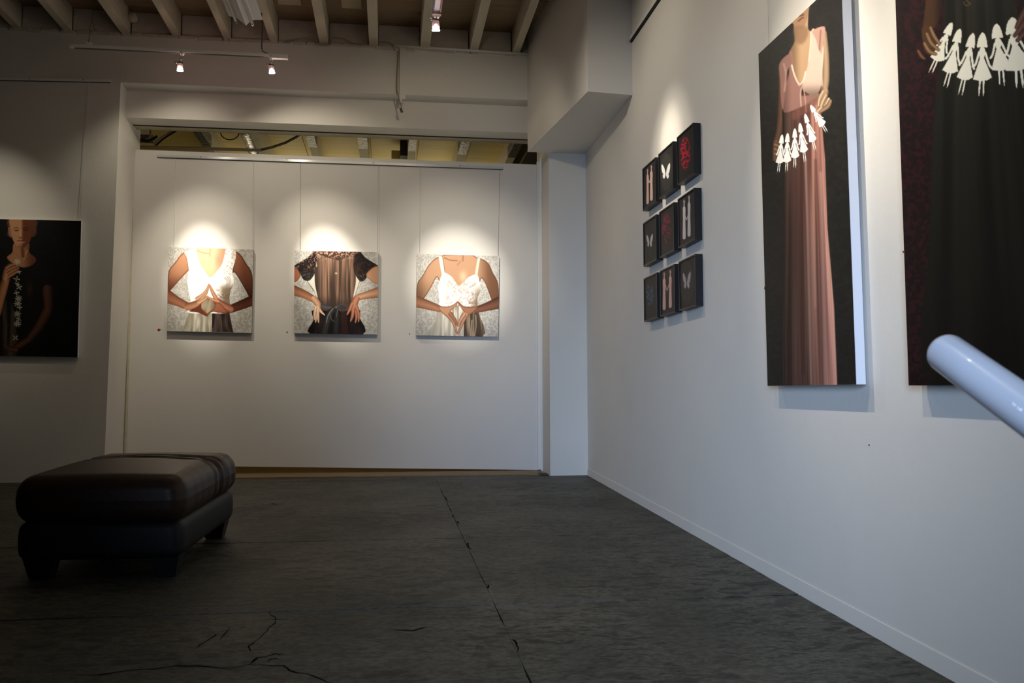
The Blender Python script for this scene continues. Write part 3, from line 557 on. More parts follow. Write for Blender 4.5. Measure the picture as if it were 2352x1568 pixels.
def p_portrait(C):     # crop 0,480 scale .236
    C.c[:] = (9, 9, 10); n = vnoise(C.x, C.y, 60, 3)[:, None]; C.c += n*np.array([3, 4, 4])
    dress = [(60, 470), (0, 560), (-60, 700), (-80, 940), (40, 930), (-60, 1440), (330, 1440), (400, 900), (410, 830), (520, 790), (500, 640), (420, 540), (350, 480), (280, 565), (170, 560)]
    C.poly(dress, (15, 13, 11), 8); C.poly([(40, 930), (120, 930), (160, 1440), (-40, 1440)], lambda x, y: folds(x, y, 930, 1440, 12, (16, 13, 10), (58, 48, 34), 3, 0, 160), 12); C.blob(290, 780, 34, 80, (42, 28, 18), .8)
    C.poly([(140, 330), (280, 330), (285, 420), (350, 480), (320, 540), (240, 568), (170, 552), (110, 520), (68, 468), (120, 420)], lambda x, y: np.array((132, 84, 50))-sm(190, 330, x)[:, None]*np.array([52, 42, 30]), 5)
    C.line([(265, 400), (232, 490)], 7, (150, 100, 66), .8, 6); C.line([(215, 370), (225, 460)], 14, (64, 32, 18), .7, 10)
    C.poly([(85, 100), (345, 105), (355, 180), (325, 270), (90, 270), (80, 190)], (72, 42, 26), 8)
    C.poly([(105, 60), (315, 60), (322, 180), (300, 290), (262, 350), (205, 378), (150, 345), (115, 270), (100, 190)], lambda x, y: np.array((148, 98, 62))-sm(200, 232, x)[:, None]*np.array([62, 58, 44]), 6)
    C.poly([(80, 180), (104, 190), (110, 275), (88, 250)], (124, 74, 50), 4)
    C.line([(132, 186), (160, 178), (182, 190)], 3.5, (66, 38, 22), .9); C.line([(225, 190), (255, 178), (284, 184)], 4, (44, 20, 12), .9); C.blob(160, 208, 22, 9, (44, 24, 16), 1); C.blob(254, 206, 22, 9, (34, 18, 14), 1)
    C.line([(203, 210), (200, 262)], 7, (164, 118, 74), .7, 5); C.blob(200, 278, 18, 7, (70, 38, 22), .9); C.line([(170, 310), (190, 306), (202, 309), (215, 305), (244, 311)], 4, (84, 32, 20), .95); C.line([(180, 322), (205, 332), (235, 320)], 6, (160, 96, 64), .8, 4); C.blob(205, 345, 30, 8, (92, 56, 34), .6); C.blob(210, 366, 40, 10, (60, 34, 20), .7)
    C.limb([(-30, 1010), (20, 800), (70, 650)], [40, 46, 34], (138, 84, 48), (56, 28, 14), 6, -.3); C.limb([(60, 660), (80, 600), (100, 570)], [40, 46, 40], (150, 96, 58), (66, 36, 20), 5)
    for pts in ([(70, 570), (110, 545), (150, 540)], [(70, 600), (120, 575), (185, 550)], [(80, 630), (130, 600), (180, 575)], [(90, 655), (140, 625), (170, 605)]): C.limb(pts, [17, 15, 9], (146, 90, 54), (64, 34, 20), 3)
    C.limb([(465, 790), (470, 960), (440, 1040)], [52, 46, 44], (70, 38, 26), (24, 14, 10), 8, -.2); C.limb([(450, 1020), (370, 1160), (270, 1280)], [48, 42, 30], (72, 40, 26), (26, 14, 10), 7, -.2); C.limb([(270, 1275), (200, 1320), (130, 1360)], [32, 36, 26], (74, 42, 28), (30, 16, 10), 5); C.limb([(150, 1370), (90, 1360), (36, 1318)], [26, 18, 8], (80, 44, 30), (40, 20, 14), 4)
    for fx, fy, r in ((165, 512, 34), (185, 612, 20), (162, 680, 30), (170, 730, 22), (188, 762, 28), (160, 815, 24), (180, 870, 33), (172, 920, 34), (190, 958, 22), (168, 1020, 34), (178, 1070, 26), (170, 1115, 34), (150, 1252, 30)):
        nb = 8 if r > 30 else 4
        for k in range(nb):
            a = k*2*math.pi/nb+fx; C.line([(fx+.25*r*math.cos(a), fy+.25*r*math.sin(a)), (fx+r*math.cos(a), fy+r*.85*math.sin(a))], 3.6 if r > 30 else 4, (150, 150, 128), .9, 2)
def doll(C, cx, cy, h, ang, col, lean=0., wid=1., arm=None):
    # paper girl: pointed hood of hair, small shoulders, flared skirt, two thin legs; (cx, cy) the neck
    ca, sa = math.cos(ang), math.sin(ang)
    T = lambda pts: [(cx+h*wid*(x*ca)-h*y*sa, cy+h*wid*x*sa+h*y*ca) for x, y in pts]
    C.poly(T([(-.15, -.005), (-.14, -.09), (-.09, -.20), (.01, -.265), (.09, -.20), (.135, -.08), (.14, -.01), (.05, -.012), (.0, .02), (-.05, -.012)]), col, 1.6)
    C.poly(T([(-.03, -.02), (.03, -.02), (.085, .03), (.09, .10), (.05, .17), (.29, .50), (.14, .555), (-.02, .575), (-.25, .545), (-.06, .18), (-.095, .10), (-.08, .03)]), col, 1.6, False)
    C.poly(T([(-.07, .54), (-.02, .55), (-.045, .76), (-.075, .85), (-.085, .76)]), col, 1.4, False); C.poly(T([(.03, .55), (.08, .54), (.08, .76), (.05, .85), (.035, .76)]), col, 1.4, False)
    C.line(T([(.09, .08), (.20, .28), (.27, .34)]), h*.018, col, 1, 1.4); C.line(T([(-.09, .08), (-.17, .26), (-.24, .33)]), h*.018, col, 1, 1.4)
def p_gown(C):         # pink gown; sketch frame is (1720, 0) with scale .306
    C.c[:] = (24, 24, 22); n = vnoise(C.x+30*vnoise(C.x, C.y, 30, 5), C.y, 20, 6); C.mix(sm(.5, .62, n)*.5, (36, 36, 32))
    s = 1.0
    # arms behind
    C.limb([(255, 560), (250, 760), (235, 960), (205, 1070)], [34, 30, 28, 24], (96, 58, 38), (36, 22, 16), 5, -.1)
    C.limb([(560, 250), (575, 420), (575, 600), (560, 700)], [26, 28, 30, 26], (172, 138, 100), (84, 54, 36), 5, .1)
    # gown
    C.poly([(250, 830), (300, 700), (520, 700), (548, 900), (572, 1200), (590, 1700), (640, 2300), (665, 2900), (250, 2900), (250, 2200), (252, 1500), (262, 1200)],
           lambda x, y: folds(x, y, 800, 2900, 30, (84, 44, 36), (152, 98, 78), 21, 260, 560, (-10, 100))*(.62+.75*sm(300, 560, x-(y-800)*.035))[:, None]+(sm(430, 600, x-(y-800)*.04))[:, None]*np.array([54, 44, 40])-(sm(330, 250, x))[:, None]*np.array([46, 26, 20]), 5, False)
    C.line([(425, 1200), (440, 1700), (452, 2200), (470, 2880)], 9, (190, 150, 132), .55, 9); C.line([(540, 1300), (552, 1800), (580, 2880)], 12, (206, 164, 142), .4, 12); C.line([(500, 1200), (508, 1700), (530, 2880)], 10, (92, 54, 44), .6, 9); C.line([(480, 1100), (486, 1700), (500, 2300)], 8, (200, 140, 116), .35, 8)
    C.line([(390, 1200), (400, 1800), (410, 2800)], 12, (66, 32, 26), .55, 9)
    # neck and chest, face to the mouth
    C.poly([(340, 160), (440, 50), (445, 215), (480, 240), (470, 330), (440, 520), (405, 610), (375, 640), (330, 560), (315, 450), (310, 380), (345, 300)], lambda x, y: np.array((176, 134, 92))-(sm(400, 320, x)*.8)[:, None]*np.array([70, 60, 46]), 6)
    C.poly([(325, 150), (445, 40), (447, 90), (435, 150), (412, 205), (375, 214), (345, 190)], (150, 108, 72), 6); C.line([(372, 158), (400, 136), (410, 132)], 5, (96, 46, 34), .9, 4); C.line([(380, 120), (410, 110)], 6, (70, 42, 28), .8, 6); C.poly([(345, 205), (430, 200), (445, 260), (400, 330), (345, 300)], (122, 84, 54), 16, alpha=.7)
    # bodice
    C.poly([(300, 400), (325, 390), (335, 500), (360, 600), (395, 660), (400, 720), (520, 700), (530, 740), (300, 840), (255, 820), (245, 700), (300, 560)], lambda x, y: np.array((140, 92, 80))-(sm(330, 250, x)*.6)[:, None]*np.array([70, 50, 44]), 6)
    C.poly([(470, 230), (500, 225), (560, 340), (550, 560), (540, 660), (500, 715), (440, 700), (400, 660), (418, 560), (440, 500), (460, 350)], lambda x, y: np.array((206, 168, 146))-(sm(600, 730, y))[:, None]*np.array([90, 74, 66]), 6)
    C.line([(322, 490), (345, 570), (380, 635), (410, 600), (425, 540)], 6, (216, 186, 160), .9, 3); C.line([(400, 640), (388, 700), (392, 800)], 5, (190, 146, 122), .9, 3); C.line([(408, 640), (425, 760), (430, 840)], 5, (180, 134, 112), .8, 3); C.blob(380, 636, 12, 12, (196, 150, 128), .9); C.blob(420, 640, 12, 12, (196, 150, 128), .9)
    C.poly([(228, 480), (300, 405), (318, 470), (280, 560), (272, 700), (255, 820), (240, 740), (235, 600)], (128, 84, 74), 5); C.line([(262, 480), (280, 560), (268, 680)], 8, (176, 128, 112), .6, 6)
    C.poly([(478, 232), (570, 200), (560, 310), (550, 400), (525, 375), (505, 300)], (180, 130, 110), 5); C.line([(540, 230), (530, 370)], 6, (120, 78, 62), .6, 5); C.line([(555, 360), (545, 500), (550, 640)], 7, (214, 176, 150), .7, 5); C.line([(465, 240), (462, 330), (450, 460)], 4, (216, 186, 162), .9, 3)
    C.poly([(330, 840), (430, 780), (520, 730), (530, 760), (440, 840), (340, 900)], (120, 66, 52), 14, alpha=.6)
    # hands
    C.limb([(205, 1075), (200, 1130), (195, 1190)], [26, 26, 18], (112, 72, 48), (44, 26, 18), 4)
    for y0 in (1085, 1120, 1155): C.limb([(200, y0), (232, y0+12)], [13, 11], (146, 102, 72), (70, 40, 28), 3)
    C.limb([(570, 690), (555, 740), (545, 800)], [30, 34, 26], (176, 138, 98), (100, 66, 44), 4)
    for pts in ([(555, 690), (530, 740), (522, 790)], [(575, 720), (550, 770), (535, 820)], [(598, 745), (575, 790), (548, 830)]): C.limb(pts, [13, 13, 9], (204, 170, 128), (112, 76, 50), 3)
    C.limb([(612, 760), (590, 800), (530, 840)], [13, 18, 14], (160, 122, 84), (84, 54, 36), 3)
    dc = (226, 222, 212)
    for cx, cy, h, an in ((243, 1078, 262, .10), (289, 1068, 265, .03), (345, 1034, 268, .0), (392, 992, 268, -.14), (440, 920, 262, -.28)): doll(C, cx, cy, h, an, dc, wid=.44)
    doll(C, 492, 838, 215, -.55, dc, wid=.55)
    C.limb([(520, 830), (540, 810)], [14, 12], (204, 170, 128), (112, 76, 50), 3)
def p_black(C):        # black gown, maroon damask; sketch frame (2040, 0), scale .2105
    C.c[:] = (17, 6, 10); n = vnoise(C.x+40*vnoise(C.x, C.y, 40, 5), C.y+40*vnoise(C.x, C.y, 35, 9), 30, 6); C.mix(sm(.52, .60, n)*.75, (48, 12, 22))
    C.poly([(560, -900), (1500, -900), (1500, -200), (1380, -100), (1440, 300), (1700, 1200), (2000, 3000), (2050, 4300), (470, 4300), (460, 2500), (490, 1400), (560, 700), (600, 300), (610, 0)], lambda x, y: folds(x, y, -100, 4300, 22, (9, 10, 9), (27, 28, 22), 31, 560, 1400, (-80, 500))*np.clip(1.2-.00016*y, .6, 1.3)[:, None], 14)
    C.poly([(380, 300), (410, -60), (420, -900), (620, -900), (590, 0), (540, 250), (480, 330), (440, 400), (400, 380)], lambda x, y: np.array((66, 42, 26))-sm(470, 600, x)[:, None]*np.array([36, 22, 12]), 12)
    C.poly([(370, 300), (450, 290), (520, 420), (560, 520), (480, 600), (400, 560), (375, 440)], (72, 46, 28), 10)
    C.limb([(330, 560), (365, 615), (400, 640)], [18, 22, 10], (112, 76, 52), (50, 30, 20), 6)
    dc = (224, 222, 206)
    doll(C, 640, 378, 540, .40, dc, wid=.54); doll(C, 745, 465, 600, .24, dc, wid=.52); doll(C, 893, 522, 625, .20, dc, wid=.52); doll(C, 1027, 522, 635, .02, dc, wid=.60); doll(C, 1195, 420, 615, -.10, dc, wid=.66); doll(C, 1372, 375, 700, -.12, dc, wid=.80)
    for pts in ([(465, 310), (500, 390), (560, 480)], [(425, 375), (470, 470), (550, 545)], [(400, 480), (450, 560), (520, 590)]): C.limb(pts, [20, 24, 18], (142, 112, 80), (60, 40, 26), 5)
    for pts in ([(1530, 60), (1460, 180), (1400, 300)], [(1560, 160), (1470, 280), (1380, 390)], [(1600, 260), (1500, 350), (1410, 440)]): C.limb(pts, [40, 34, 22], (96, 66, 56), (44, 26, 26), 6)
    C.line([(820, 20), (850, 60), (900, 40), (850, 0), (870, -60)], 8, (78, 64, 44), .8, 4)

def canvas(name, label, px, plane, depth, nx, ny, crop, painter, side, gap=.0, group=None, gain=1., sat=1.):
    # px: front corners TL TR BR BL; plane: ('X'|'Y', front value)
    ax = {'X': 0, 'Y': 1}[plane[0]]; fn = onX if plane[0] == 'X' else onY
    P = [Vector(fn(*p, plane[1])) for p in px]; ctr = sum(P, Vector())/4
    t = thing(name, label, 'painting', tuple(P[2]*.5+P[3]*.5), group)
    f = Vector((0, 0, 0)); f[ax] = .0015; d = Vector((0, 0, 0)); d[ax] = depth
    bm = bmesh.new(); prism(bm, [p+f for p in P], d); place(bm_obj('stretcher', bm, side, t))
    paint_face('painted_canvas', px, plane, nx, ny, crop, painter, t, gain=gain, sat=sat)
    return t
PG = 'canvases on the partition panel'
canvas('painting', 'square canvas of a white bodice and upward steepled hands, left on the partition', [(387, 567), (582, 573), (578, 764.5), (383.5, 760)], ('Y', 9.6-.045), .036, 230, 230, (360, 540, .16582), p_steeple, CSIDED, group=PG, sat=.78)
canvas('painting', 'square canvas of a sheer black lace dress with bow, hands on hips', [(676.5, 575), (869, 579), (867, 768), (675, 765)], ('Y', 9.6-.045), .036, 230, 230, (650, 550, .15944), p_lace, CSIDED, group=PG, sat=.78)
canvas('painting', 'square canvas of a woman in a thin-strapped white lace slip, fingers pointing down', [(957.5, 583), (1147, 588), (1144.5, 773), (955.5, 770)], ('Y', 9.6-.045), .036, 230, 230, (930, 560, .15944), p_slip, CSIDED, group=PG, sat=.78)
canvas('painting', 'dark canvas of a girl holding a string of daisies, leftmost in view', [(-92, 501), (186.5, 507), (178, 820), (-96, 816)], ('Y', 9.0-.04), .034, 200, 250, (0, 480, .236), p_portrait, CSIDE, gain=1.4, sat=.74)
canvas('painting', 'tall canvas of a woman in a long pink gown holding a paper-doll chain', [(1742, 124), (1931.5, -53), (1966.5, 882.5), (1763, 886)], ('X', W-.066), .042, 190, 800, (1720, 0, .306), p_gown, CSIDE, gain=1.08, sat=.72)
canvas('painting', 'big near canvas of a black gown and white paper dolls on maroon damask', [(2051, -163), (2530, -600), (2540, 882), (2087, 885)], ('X', W-.066), .042, 330, 560, (2040, 0, .2105), p_black, CBLACK)

# ---- nine small framed panels
def motif_pair(C, pts, col):
    for (cx, y0, y1, wd) in pts:
        h = y1-y0; C.blob(cx, y0+h*.04, wd*.30, h*.045, col, 1., 1.0)
        C.poly([(cx-wd*.10, y0+h*.05), (cx+wd*.10, y0+h*.05), (cx+wd*.2, y0+h*.16), (cx+wd*.46, y0+h*.22), (cx+wd*.40, y0+h*.5), (cx+wd*.52, y0+h*.92), (cx+wd*.2, y0+h), (cx-wd*.4, y0+h*.99), (cx-wd*.5, y0+h*.9), (cx-wd*.40, y0+h*.5), (cx-wd*.46, y0+h*.22), (cx-wd*.2, y0+h*.16)], col, 1.5)
def butterfly(C, cx, cy, sx, sy, col, oval=None):
    if oval: C.mix((sm(1.08, .98, ((C.x-oval[0])/oval[2])**2+((C.y-oval[1])/oval[3])**2))*.8, oval[4])
    for s in (-1, 1):
        k = 1.0 if s < 0 else 1.15
        C.poly([(cx+s*2, cy), (cx+s*sx*.35, cy-sy*.6*k), (cx+s*sx*.9, cy-sy*1.0*k), (cx+s*sx, cy-sy*.55*k), (cx+s*sx*.7, cy+sy*.02), (cx+s*3, cy+sy*.1)], col, 2); C.poly([(cx+s*2, cy+sy*.08), (cx+s*sx*.6, cy+sy*.1), (cx+s*sx*.7, cy+sy*.4), (cx+s*sx*.4, cy+sy*.62), (cx+s*4, cy+sy*.35)], col, 2)
    C.line([(cx, cy-sy*.15), (cx, cy+sy*.4)], 2, (60, 50, 46), .8, 1)
def base9(C, c=(36, 35, 34)):
    C.c[:] = c; n = vnoise(C.x, C.y, 10, 3)[:, None]; C.c += (n-.5)*6
def f_pair(pts, col, arms):
    def g(C):
        base9(C, (40, 36, 36)); motif_pair(C, pts, col)
        for a in arms: C.line(a, 2.6, col, .95, 1.5)
    return g
def f_fly(cx, cy, sx, sy, col, oval): return lambda C: (base9(C), butterfly(C, cx, cy, sx, sy, col, oval))
def f_rose(cx, cy, rx, ry, col, seed):
    def g(C):
        base9(C); n = vnoise(C.x+14*vnoise(C.x, C.y, 12, seed), C.y+18*vnoise(C.x, C.y, 14, seed+1), 9, seed+2); C.mix(sm(1.15, .7, ((C.x-cx)/rx)**2+((C.y-cy)/ry)**2)*sm(.42, .6, n), col)
    return g
# outer front-face corners in photograph pixels, top row then middle then bottom, far column first
def C9(x, y): return (1440+x*.3318, 260+y*.3316)
YE = []
for xa, xb in ((1477.2, 1507.5), (1514.6, 1548.2), (1557.8, 1596)): YE.append((onX(xa, 560, W-.052)[1], onX(xb, 560, W-.052)[1]))
zr3 = [onX(1557.3, 313, W-.052)[2], onX(1557.3, 424.5, W-.052)[2], onX(1558.3, 456, W-.052)[2], onX(1558.3, 570, W-.052)[2], onX(1559.5, 600.5, W-.052)[2], onX(1559.5, 714, W-.052)[2]]
ROWS = [(zr3[0], zr3[1]), (zr3[2], zr3[3]), (zr3[4], zr3[5])]
ov = (52, 50, 48)
NINE = [
 (0, 0, 'a dancing pale couple, hands joined at top left of the nine', f_pair([(143, 385, 628, 17), (169, 360, 604, 19)], (212, 178, 168), [[(144, 440), (155, 480)], [(168, 420), (157, 480)]]), 'small black-framed panel with a pale couple, top row, farthest of the nine'),
 (1, 0, '', f_fly(269, 415, 30, 62, (226, 226, 222), (276, 410, 42, 130, ov)), 'small black-framed panel with a bright white butterfly, top row, middle column'),
 (2, 0, '', f_rose(404, 275, 36, 118, (176, 26, 48), 11), 'small black-framed panel with a crimson floral pattern, top row, nearest of the nine'),
 (0, 1, '', f_fly(157, 893, 22, 52, (196, 186, 184), None), 'small black-framed panel with a little grey butterfly, middle row, far column'),
 (1, 1, '', f_rose(275, 800, 34, 110, (112, 26, 52), 17), 'small black-framed panel with a dull plum floral pattern, centre of the nine'),
 (2, 1, '', f_pair([(396, 600, 872, 21), (430, 570, 852, 21)], (206, 200, 198), [[(400, 700), (411, 738)], [(428, 690), (413, 738)]]), 'small black-framed panel with a grey-white couple, middle row, nearest column'),
 (0, 2, '', f_rose(158, 1255, 27, 85, (44, 84, 106), 23), 'small black-framed panel with a faint blue floral pattern, bottom row, far column'),
 (1, 2, '', f_pair([(258, 1102, 1360, 21), (300, 1085, 1346, 21)], (222, 176, 160), [[(262, 1170), (277, 1225)], [(298, 1160), (279, 1225)]]), 'small black-framed panel with a pink couple, bottom row, middle column'),
 (2, 2, '', f_fly(414, 1172, 27, 68, (168, 158, 160), (414, 1170, 48, 145, ov)), 'small black-framed panel with a large mauve-grey butterfly, bottom row, nearest column')]
for ci, ri, _, pf, label in NINE:
    ya, yb = YE[ci]; zt, zb = ROWS[ri]; X0 = W-.052
    t = thing('framed_panel', label, 'picture', (X0, (ya+yb)/2, zb), 'nine small framed panels in a grid on the right wall')
    bm = bmesh.new(); fwid = .010
    for (y0, y1, z0, z1) in ((yb, yb+fwid, zb, zt), (ya-fwid, ya, zb, zt), (yb+fwid, ya-fwid, zb, zb+fwid), (yb+fwid, ya-fwid, zt-fwid, zt)): box(bm, X0, W-.002, y0, y1, z0, z1)
    place(bm_obj('frame', bm, FRAMEB, t)); place(boxo('panel_block', (X0+.008, W-.004, yb+fwid, ya-fwid, zb+fwid, zt-fwid), FRAMEB, t))
    xi = X0+.006; m = fwid+.002
    def pj(y, z):
        q = M @ np.array([xi, y, z-E]); return (1176+F*q[0]/q[2], 784+F*q[1]/q[2])
    quad = [pj(ya-m, zt-m), pj(yb+m, zt-m), pj(yb+m, zb+m), pj(ya-m, zb+m)]
    paint_face('painted_panel', quad, ('X', xi), 56, 110, (1440, 260, .3317), pf, t)

# ---- sale dots and marks on the walls
def dot(p, ax, r, m, name, label, cat):
    n = Vector((0, -1, 0)) if ax == 'Y' else Vector((-1, 0, 0)); p = Vector(p); tag(tubeo(name, [p, p+n*.0015], r, m, n=14), label, cat)
dot(onY(365, 757, 9.6), 'Y', .014, SOCK, 'sale_dot', 'small red sale dot at lower left of the steepled-hands canvas', 'sticker')
dot(onY(370, 756.5, 9.6), 'Y', .005, SOCK, 'sale_dot', 'tiny red fleck just right of the red dot near the steepled-hands canvas', 'sticker')
dot(onY(659.5, 762.5, 9.6), 'Y', .007, MARK, 'nail', 'small nail mark at lower left of the black lace dress canvas', 'nail')
dot(onY(940.5, 766.5, 9.6), 'Y', .006, MARK, 'nail', 'small nail mark at lower left of the white slip canvas', 'nail')
dot(onX(1757.5, 661, W), 'X', .010, SOCK, 'sale_dot', 'red sale dot on the right wall at the far edge of the pink gown canvas', 'sticker')
dot(onX(1996.5, 1021.5, W), 'X', .004, MARK, 'nail', 'tiny nail in the right wall below the pink gown canvas', 'nail')
dot(onX(2075, 578, W), 'X', .004, MARK, 'nail', 'tiny nail beside the far edge of the black gown canvas', 'nail')

# ================================================================ LAMPS
def head(loc, tgt, label, track_pt, big=1.):
    # white adaptor on the track, stem, bracket, tapering can and glowing bulb
    loc = Vector(loc); aim = (Vector(tgt)-loc).normalized(); aim = (aim+Vector((0, 0, -1.6))).normalized(); s = big
    t = thing('spotlight', label, 'spotlight', tuple(track_pt), 'halogen heads on the ceiling tracks'); tp = Vector(track_pt)
    bm = bmesh.new(); tube(bm, [tp+Vector((0, 0, .012)), tp-Vector((0, 0, .018*s))], [.028*s, .016*s], 12); place(bm_obj('adaptor', bm, WHITE, t, True))
    back = loc-aim*.075*s
    place(tubeo('stem', [tp-Vector((0, 0, .015)), (tp+back)/2+Vector((.0, 0, 0)), back], .007*s, CHROME, t))
    place(tubeo('bracket', [back+Vector((-.030, 0, .004))*s, back+Vector((.024, 0, -.002))*s], .008*s, BLACKM, t))
    place(tubeo('clamp', [back+Vector((-.036, -.01, .004))*s, back+Vector((-.024, -.01, -.006))*s], .008*s, CHROME, t))
    bm = bmesh.new(); tube(bm, [back, loc-aim*.02*s], [.022*s, .026*s], 18, False); place(bm_obj('lamp_can', bm, GLASSC, t, True))
    bm = bmesh.new(); tube(bm, [loc-aim*.048*s, loc-aim*.035*s, loc-aim*.018*s, loc-aim*.006*s, loc], [.004*s, .010*s, .022*s, .029*s, .024*s], 18); place(bm_obj('bulb', bm, BULB, t, True))
    return t
# short track parallel to the end wall
YT = 8.34
t = thing('lighting_track', 'white suspended lighting track in front of the end wall', 'lighting track', onY(412, 115, YT))
pa, pb = onY(161, 102, YT), onY(661, 126, YT); pa2, pb2 = onY(161, 108.5, YT), onY(661, 136, YT)
bm = bmesh.new(); prism(bm, [(pa[0], YT-.018, pa[2]), (pb[0], YT-.018, pb[2]), (pb[0], YT-.018, pb[2]-.030), (pa[0], YT-.018, pa[2]-.030)], (0, .036, 0)); bmesh.ops.bevel(bm, geom=bm.edges[:], offset=.002, segments=1, affect='EDGES'); place(bm_obj('track_body', bm, WHITE, t))
bm = bmesh.new(); prism(bm, [(pa[0]+.04, YT-.012, pa[2]-.031), (pb[0]-.15, YT-.012, pb[2]-.028), (pb[0]-.15, YT-.012, pb[2]-.0335), (pa[0]+.04, YT-.012, pa[2]-.0345)], (0, .024, 0)); place(bm_obj('track_slot', bm, SLOTG, t))
place(boxo('feed_box', (pb[0]-.14, pb[0]+.002, YT-.026, YT+.02, pb[2]-.044, pb[2]-.006), WHITE, t, .004))
place(boxo('track_mount', (onY(198, 100, YT)[0], onY(210, 100, YT)[0], YT-.02, YT+.02, onY(203, 104, YT)[2], onY(203, 98, YT)[2]), WHITE, t, .003))
place(tubeo('suspension_wire', [onY(203, 100, YT), onY(208, 60, YT), onY(212, 45, YT), (onY(216, 6, YT)[0], YT, JB+.05)], .003, CABLED, t, 6))
place(tubeo('suspension_wire', [onY(218, 72, YT), onY(212, 48, YT)], .003, CABLED, t, 6))
place(tubeo('power_cord', [(onY(600, 8, YT)[0], YT, CT-.02), onY(601, 12, YT), onY(600.5, 28, YT), onY(603, 60, YT), onY(601, 110, YT), onY(603, 117, YT), onY(610, 121.5, YT), onY(618, 123, YT)], .0055, CABLED, t, 8))
def onTrack(x): f = (x-161)/500; return (pa[0]+(pb[0]-pa[0])*f, YT, pa[2]+(pb[2]-pa[2])*f-.03)
head(onY(414, 164, YT), (-1.88, 9.6, 1.46+E), 'halogen spotlight hanging mid-way on the suspended white track', onTrack(415))
head(onY(625, 169, YT), (-.60, 9.6, 1.42+E), 'halogen spotlight at the right end of the suspended white track', onTrack(623))
# long track running towards the camera
t = thing('lighting_track', 'lighting track running towards the camera above the room centre', 'lighting track', (.37, 6.0, 3.04+E))
c0 = onZ(1003, 28, 3.04); xt = c0[0]
place(boxo('track_body', (xt-.022, xt+.022, 1.6, c0[1], 3.04+E, 3.07+E), WHITE, t, .002))
place(boxo('track_rail', (xt-.034, xt-.022, 1.6, c0[1]-.005, 3.03+E, 3.06+E), BLACKM, t)); place(boxo('track_rail', (xt+.022, xt+.034, 1.6, c0[1]-.005, 3.03+E, 3.06+E), BLACKM, t))
place(boxo('end_cap', (xt-.036, xt+.036, c0[1]-.01, c0[1]+.03, 3.02+E, 3.075+E), GLASSC, t, .004))
for yy in (2.2, 4.2, 6.2): place(tubeo('suspension_wire', [(xt, yy, 3.07+E), (xt, yy, JB)], .003, CABLED, t, 6))
head(onY(1001.5, 72, 7.0), (.74, 9.6, 1.1+E), 'halogen spotlight on the track end above the room centre', (onY(1003, 36, 7.0)), 1.15)
for Y, T in ((6.35, (1.95, 6.25, 1.75+E)), (4.15, (1.97, 4.05, 1.35+E)), (2.7, (1.97, 2.8, 1.3+E))): pass

# fluorescent batten (off) hanging between joists
YF = 7.95
t = thing('fluorescent_fitting', 'unlit twin-tube fluorescent fitting with white gull-wing reflector', 'light', onY(565, 40, YF))
prof = [(525, 36), (541, 41), (548, 45), (557, 52), (565, 59), (573, 51), (584, 46), (604, 46), (600, 38), (585, 34), (560, 34), (540, 30), (527, 30)]
bm = bmesh.new(); prism(bm, [onY(x, y, YF) for x, y in prof], (0, -1.25, 0)); place(bm_obj('reflector', bm, WHITE, t))
for (x, y, ex, ey, nm) in ((541, 47, 545, 50, 0), (579, 52, 585, 60, 1)):
    p = Vector(onY(x, y, YF)); place(tubeo('tube', [p-Vector((0, 1.2, 0)), p+Vector((0, .0, 0))], .013, TUBEM, t, 12))
    place(tubeo('lamp_holder', [p+Vector((0, .0, .01)), p+Vector((.0, .035, -.012))], .014, CHROME if nm else CABLE, t, 10))
for yy in (-.3, -.95): p = Vector(onY(563, 36, YF)); place(tubeo('hanging_rod', [p+Vector((0, yy, 0)), Vector((p.x, p.y+yy, CT))], .004, CABLED, t, 6))
p = onY(598, 6, YF); o = tubeo('cable_boss', [(p[0], YF+.2, CT-.10), (p[0], YF+.2, CT)], .05, TIMBER, n=16); o.name = 'junction_box'; tag(o, 'round white junction box on the ceiling by the fluorescent fitting', 'box')

# ================================================================ OTTOMAN
def rbox(n, hx, hy, z0, z1, r, fn=None):
    bm = bmesh.new(); bmesh.ops.create_cube(bm, size=2); bmesh.ops.subdivide_edges(bm, edges=bm.edges[:], cuts=n, use_grid_fill=True)
    hz = (z1-z0)/2
    for v in bm.verts:
        p = Vector((v.co.x*hx, v.co.y*hy, v.co.z*hz)); c = Vector((max(-hx+r, min(hx-r, p.x)), max(-hy+r, min(hy-r, p.y)), max(-hz+min(r, hz*.95), min(hz-min(r, hz*.95), p.z))))
        d = p-c; p = c+d.normalized()*min(r, hz*.95)*(1 if d.length > 1e-6 else 0) if d.length > 1e-6 else p
        v.co = (p.x, p.y, p.z+z0+hz)
        if fn: v.co = fn(v.co)
    return bm
A = Vector(onF(60, 1338)); B = Vector(onF(520, 1228)); yo0, yo1 = A.y-.02, 6.20
xo0 = -1.885; xo1 = -1.05; cx, cy_ = (xo0+xo1)/2+.035, (yo0+yo1)/2; hx, hy = (xo1-xo0)/2, (yo1-yo0)/2
zf = fz(cy_)
t = thing('ottoman', 'large rectangular black leather ottoman with a creased cushion top, on the floor at left', 'ottoman', (cx, cy_, zf)); t.rotation_euler = (math.atan(FS), 0, math.radians(-3.0))
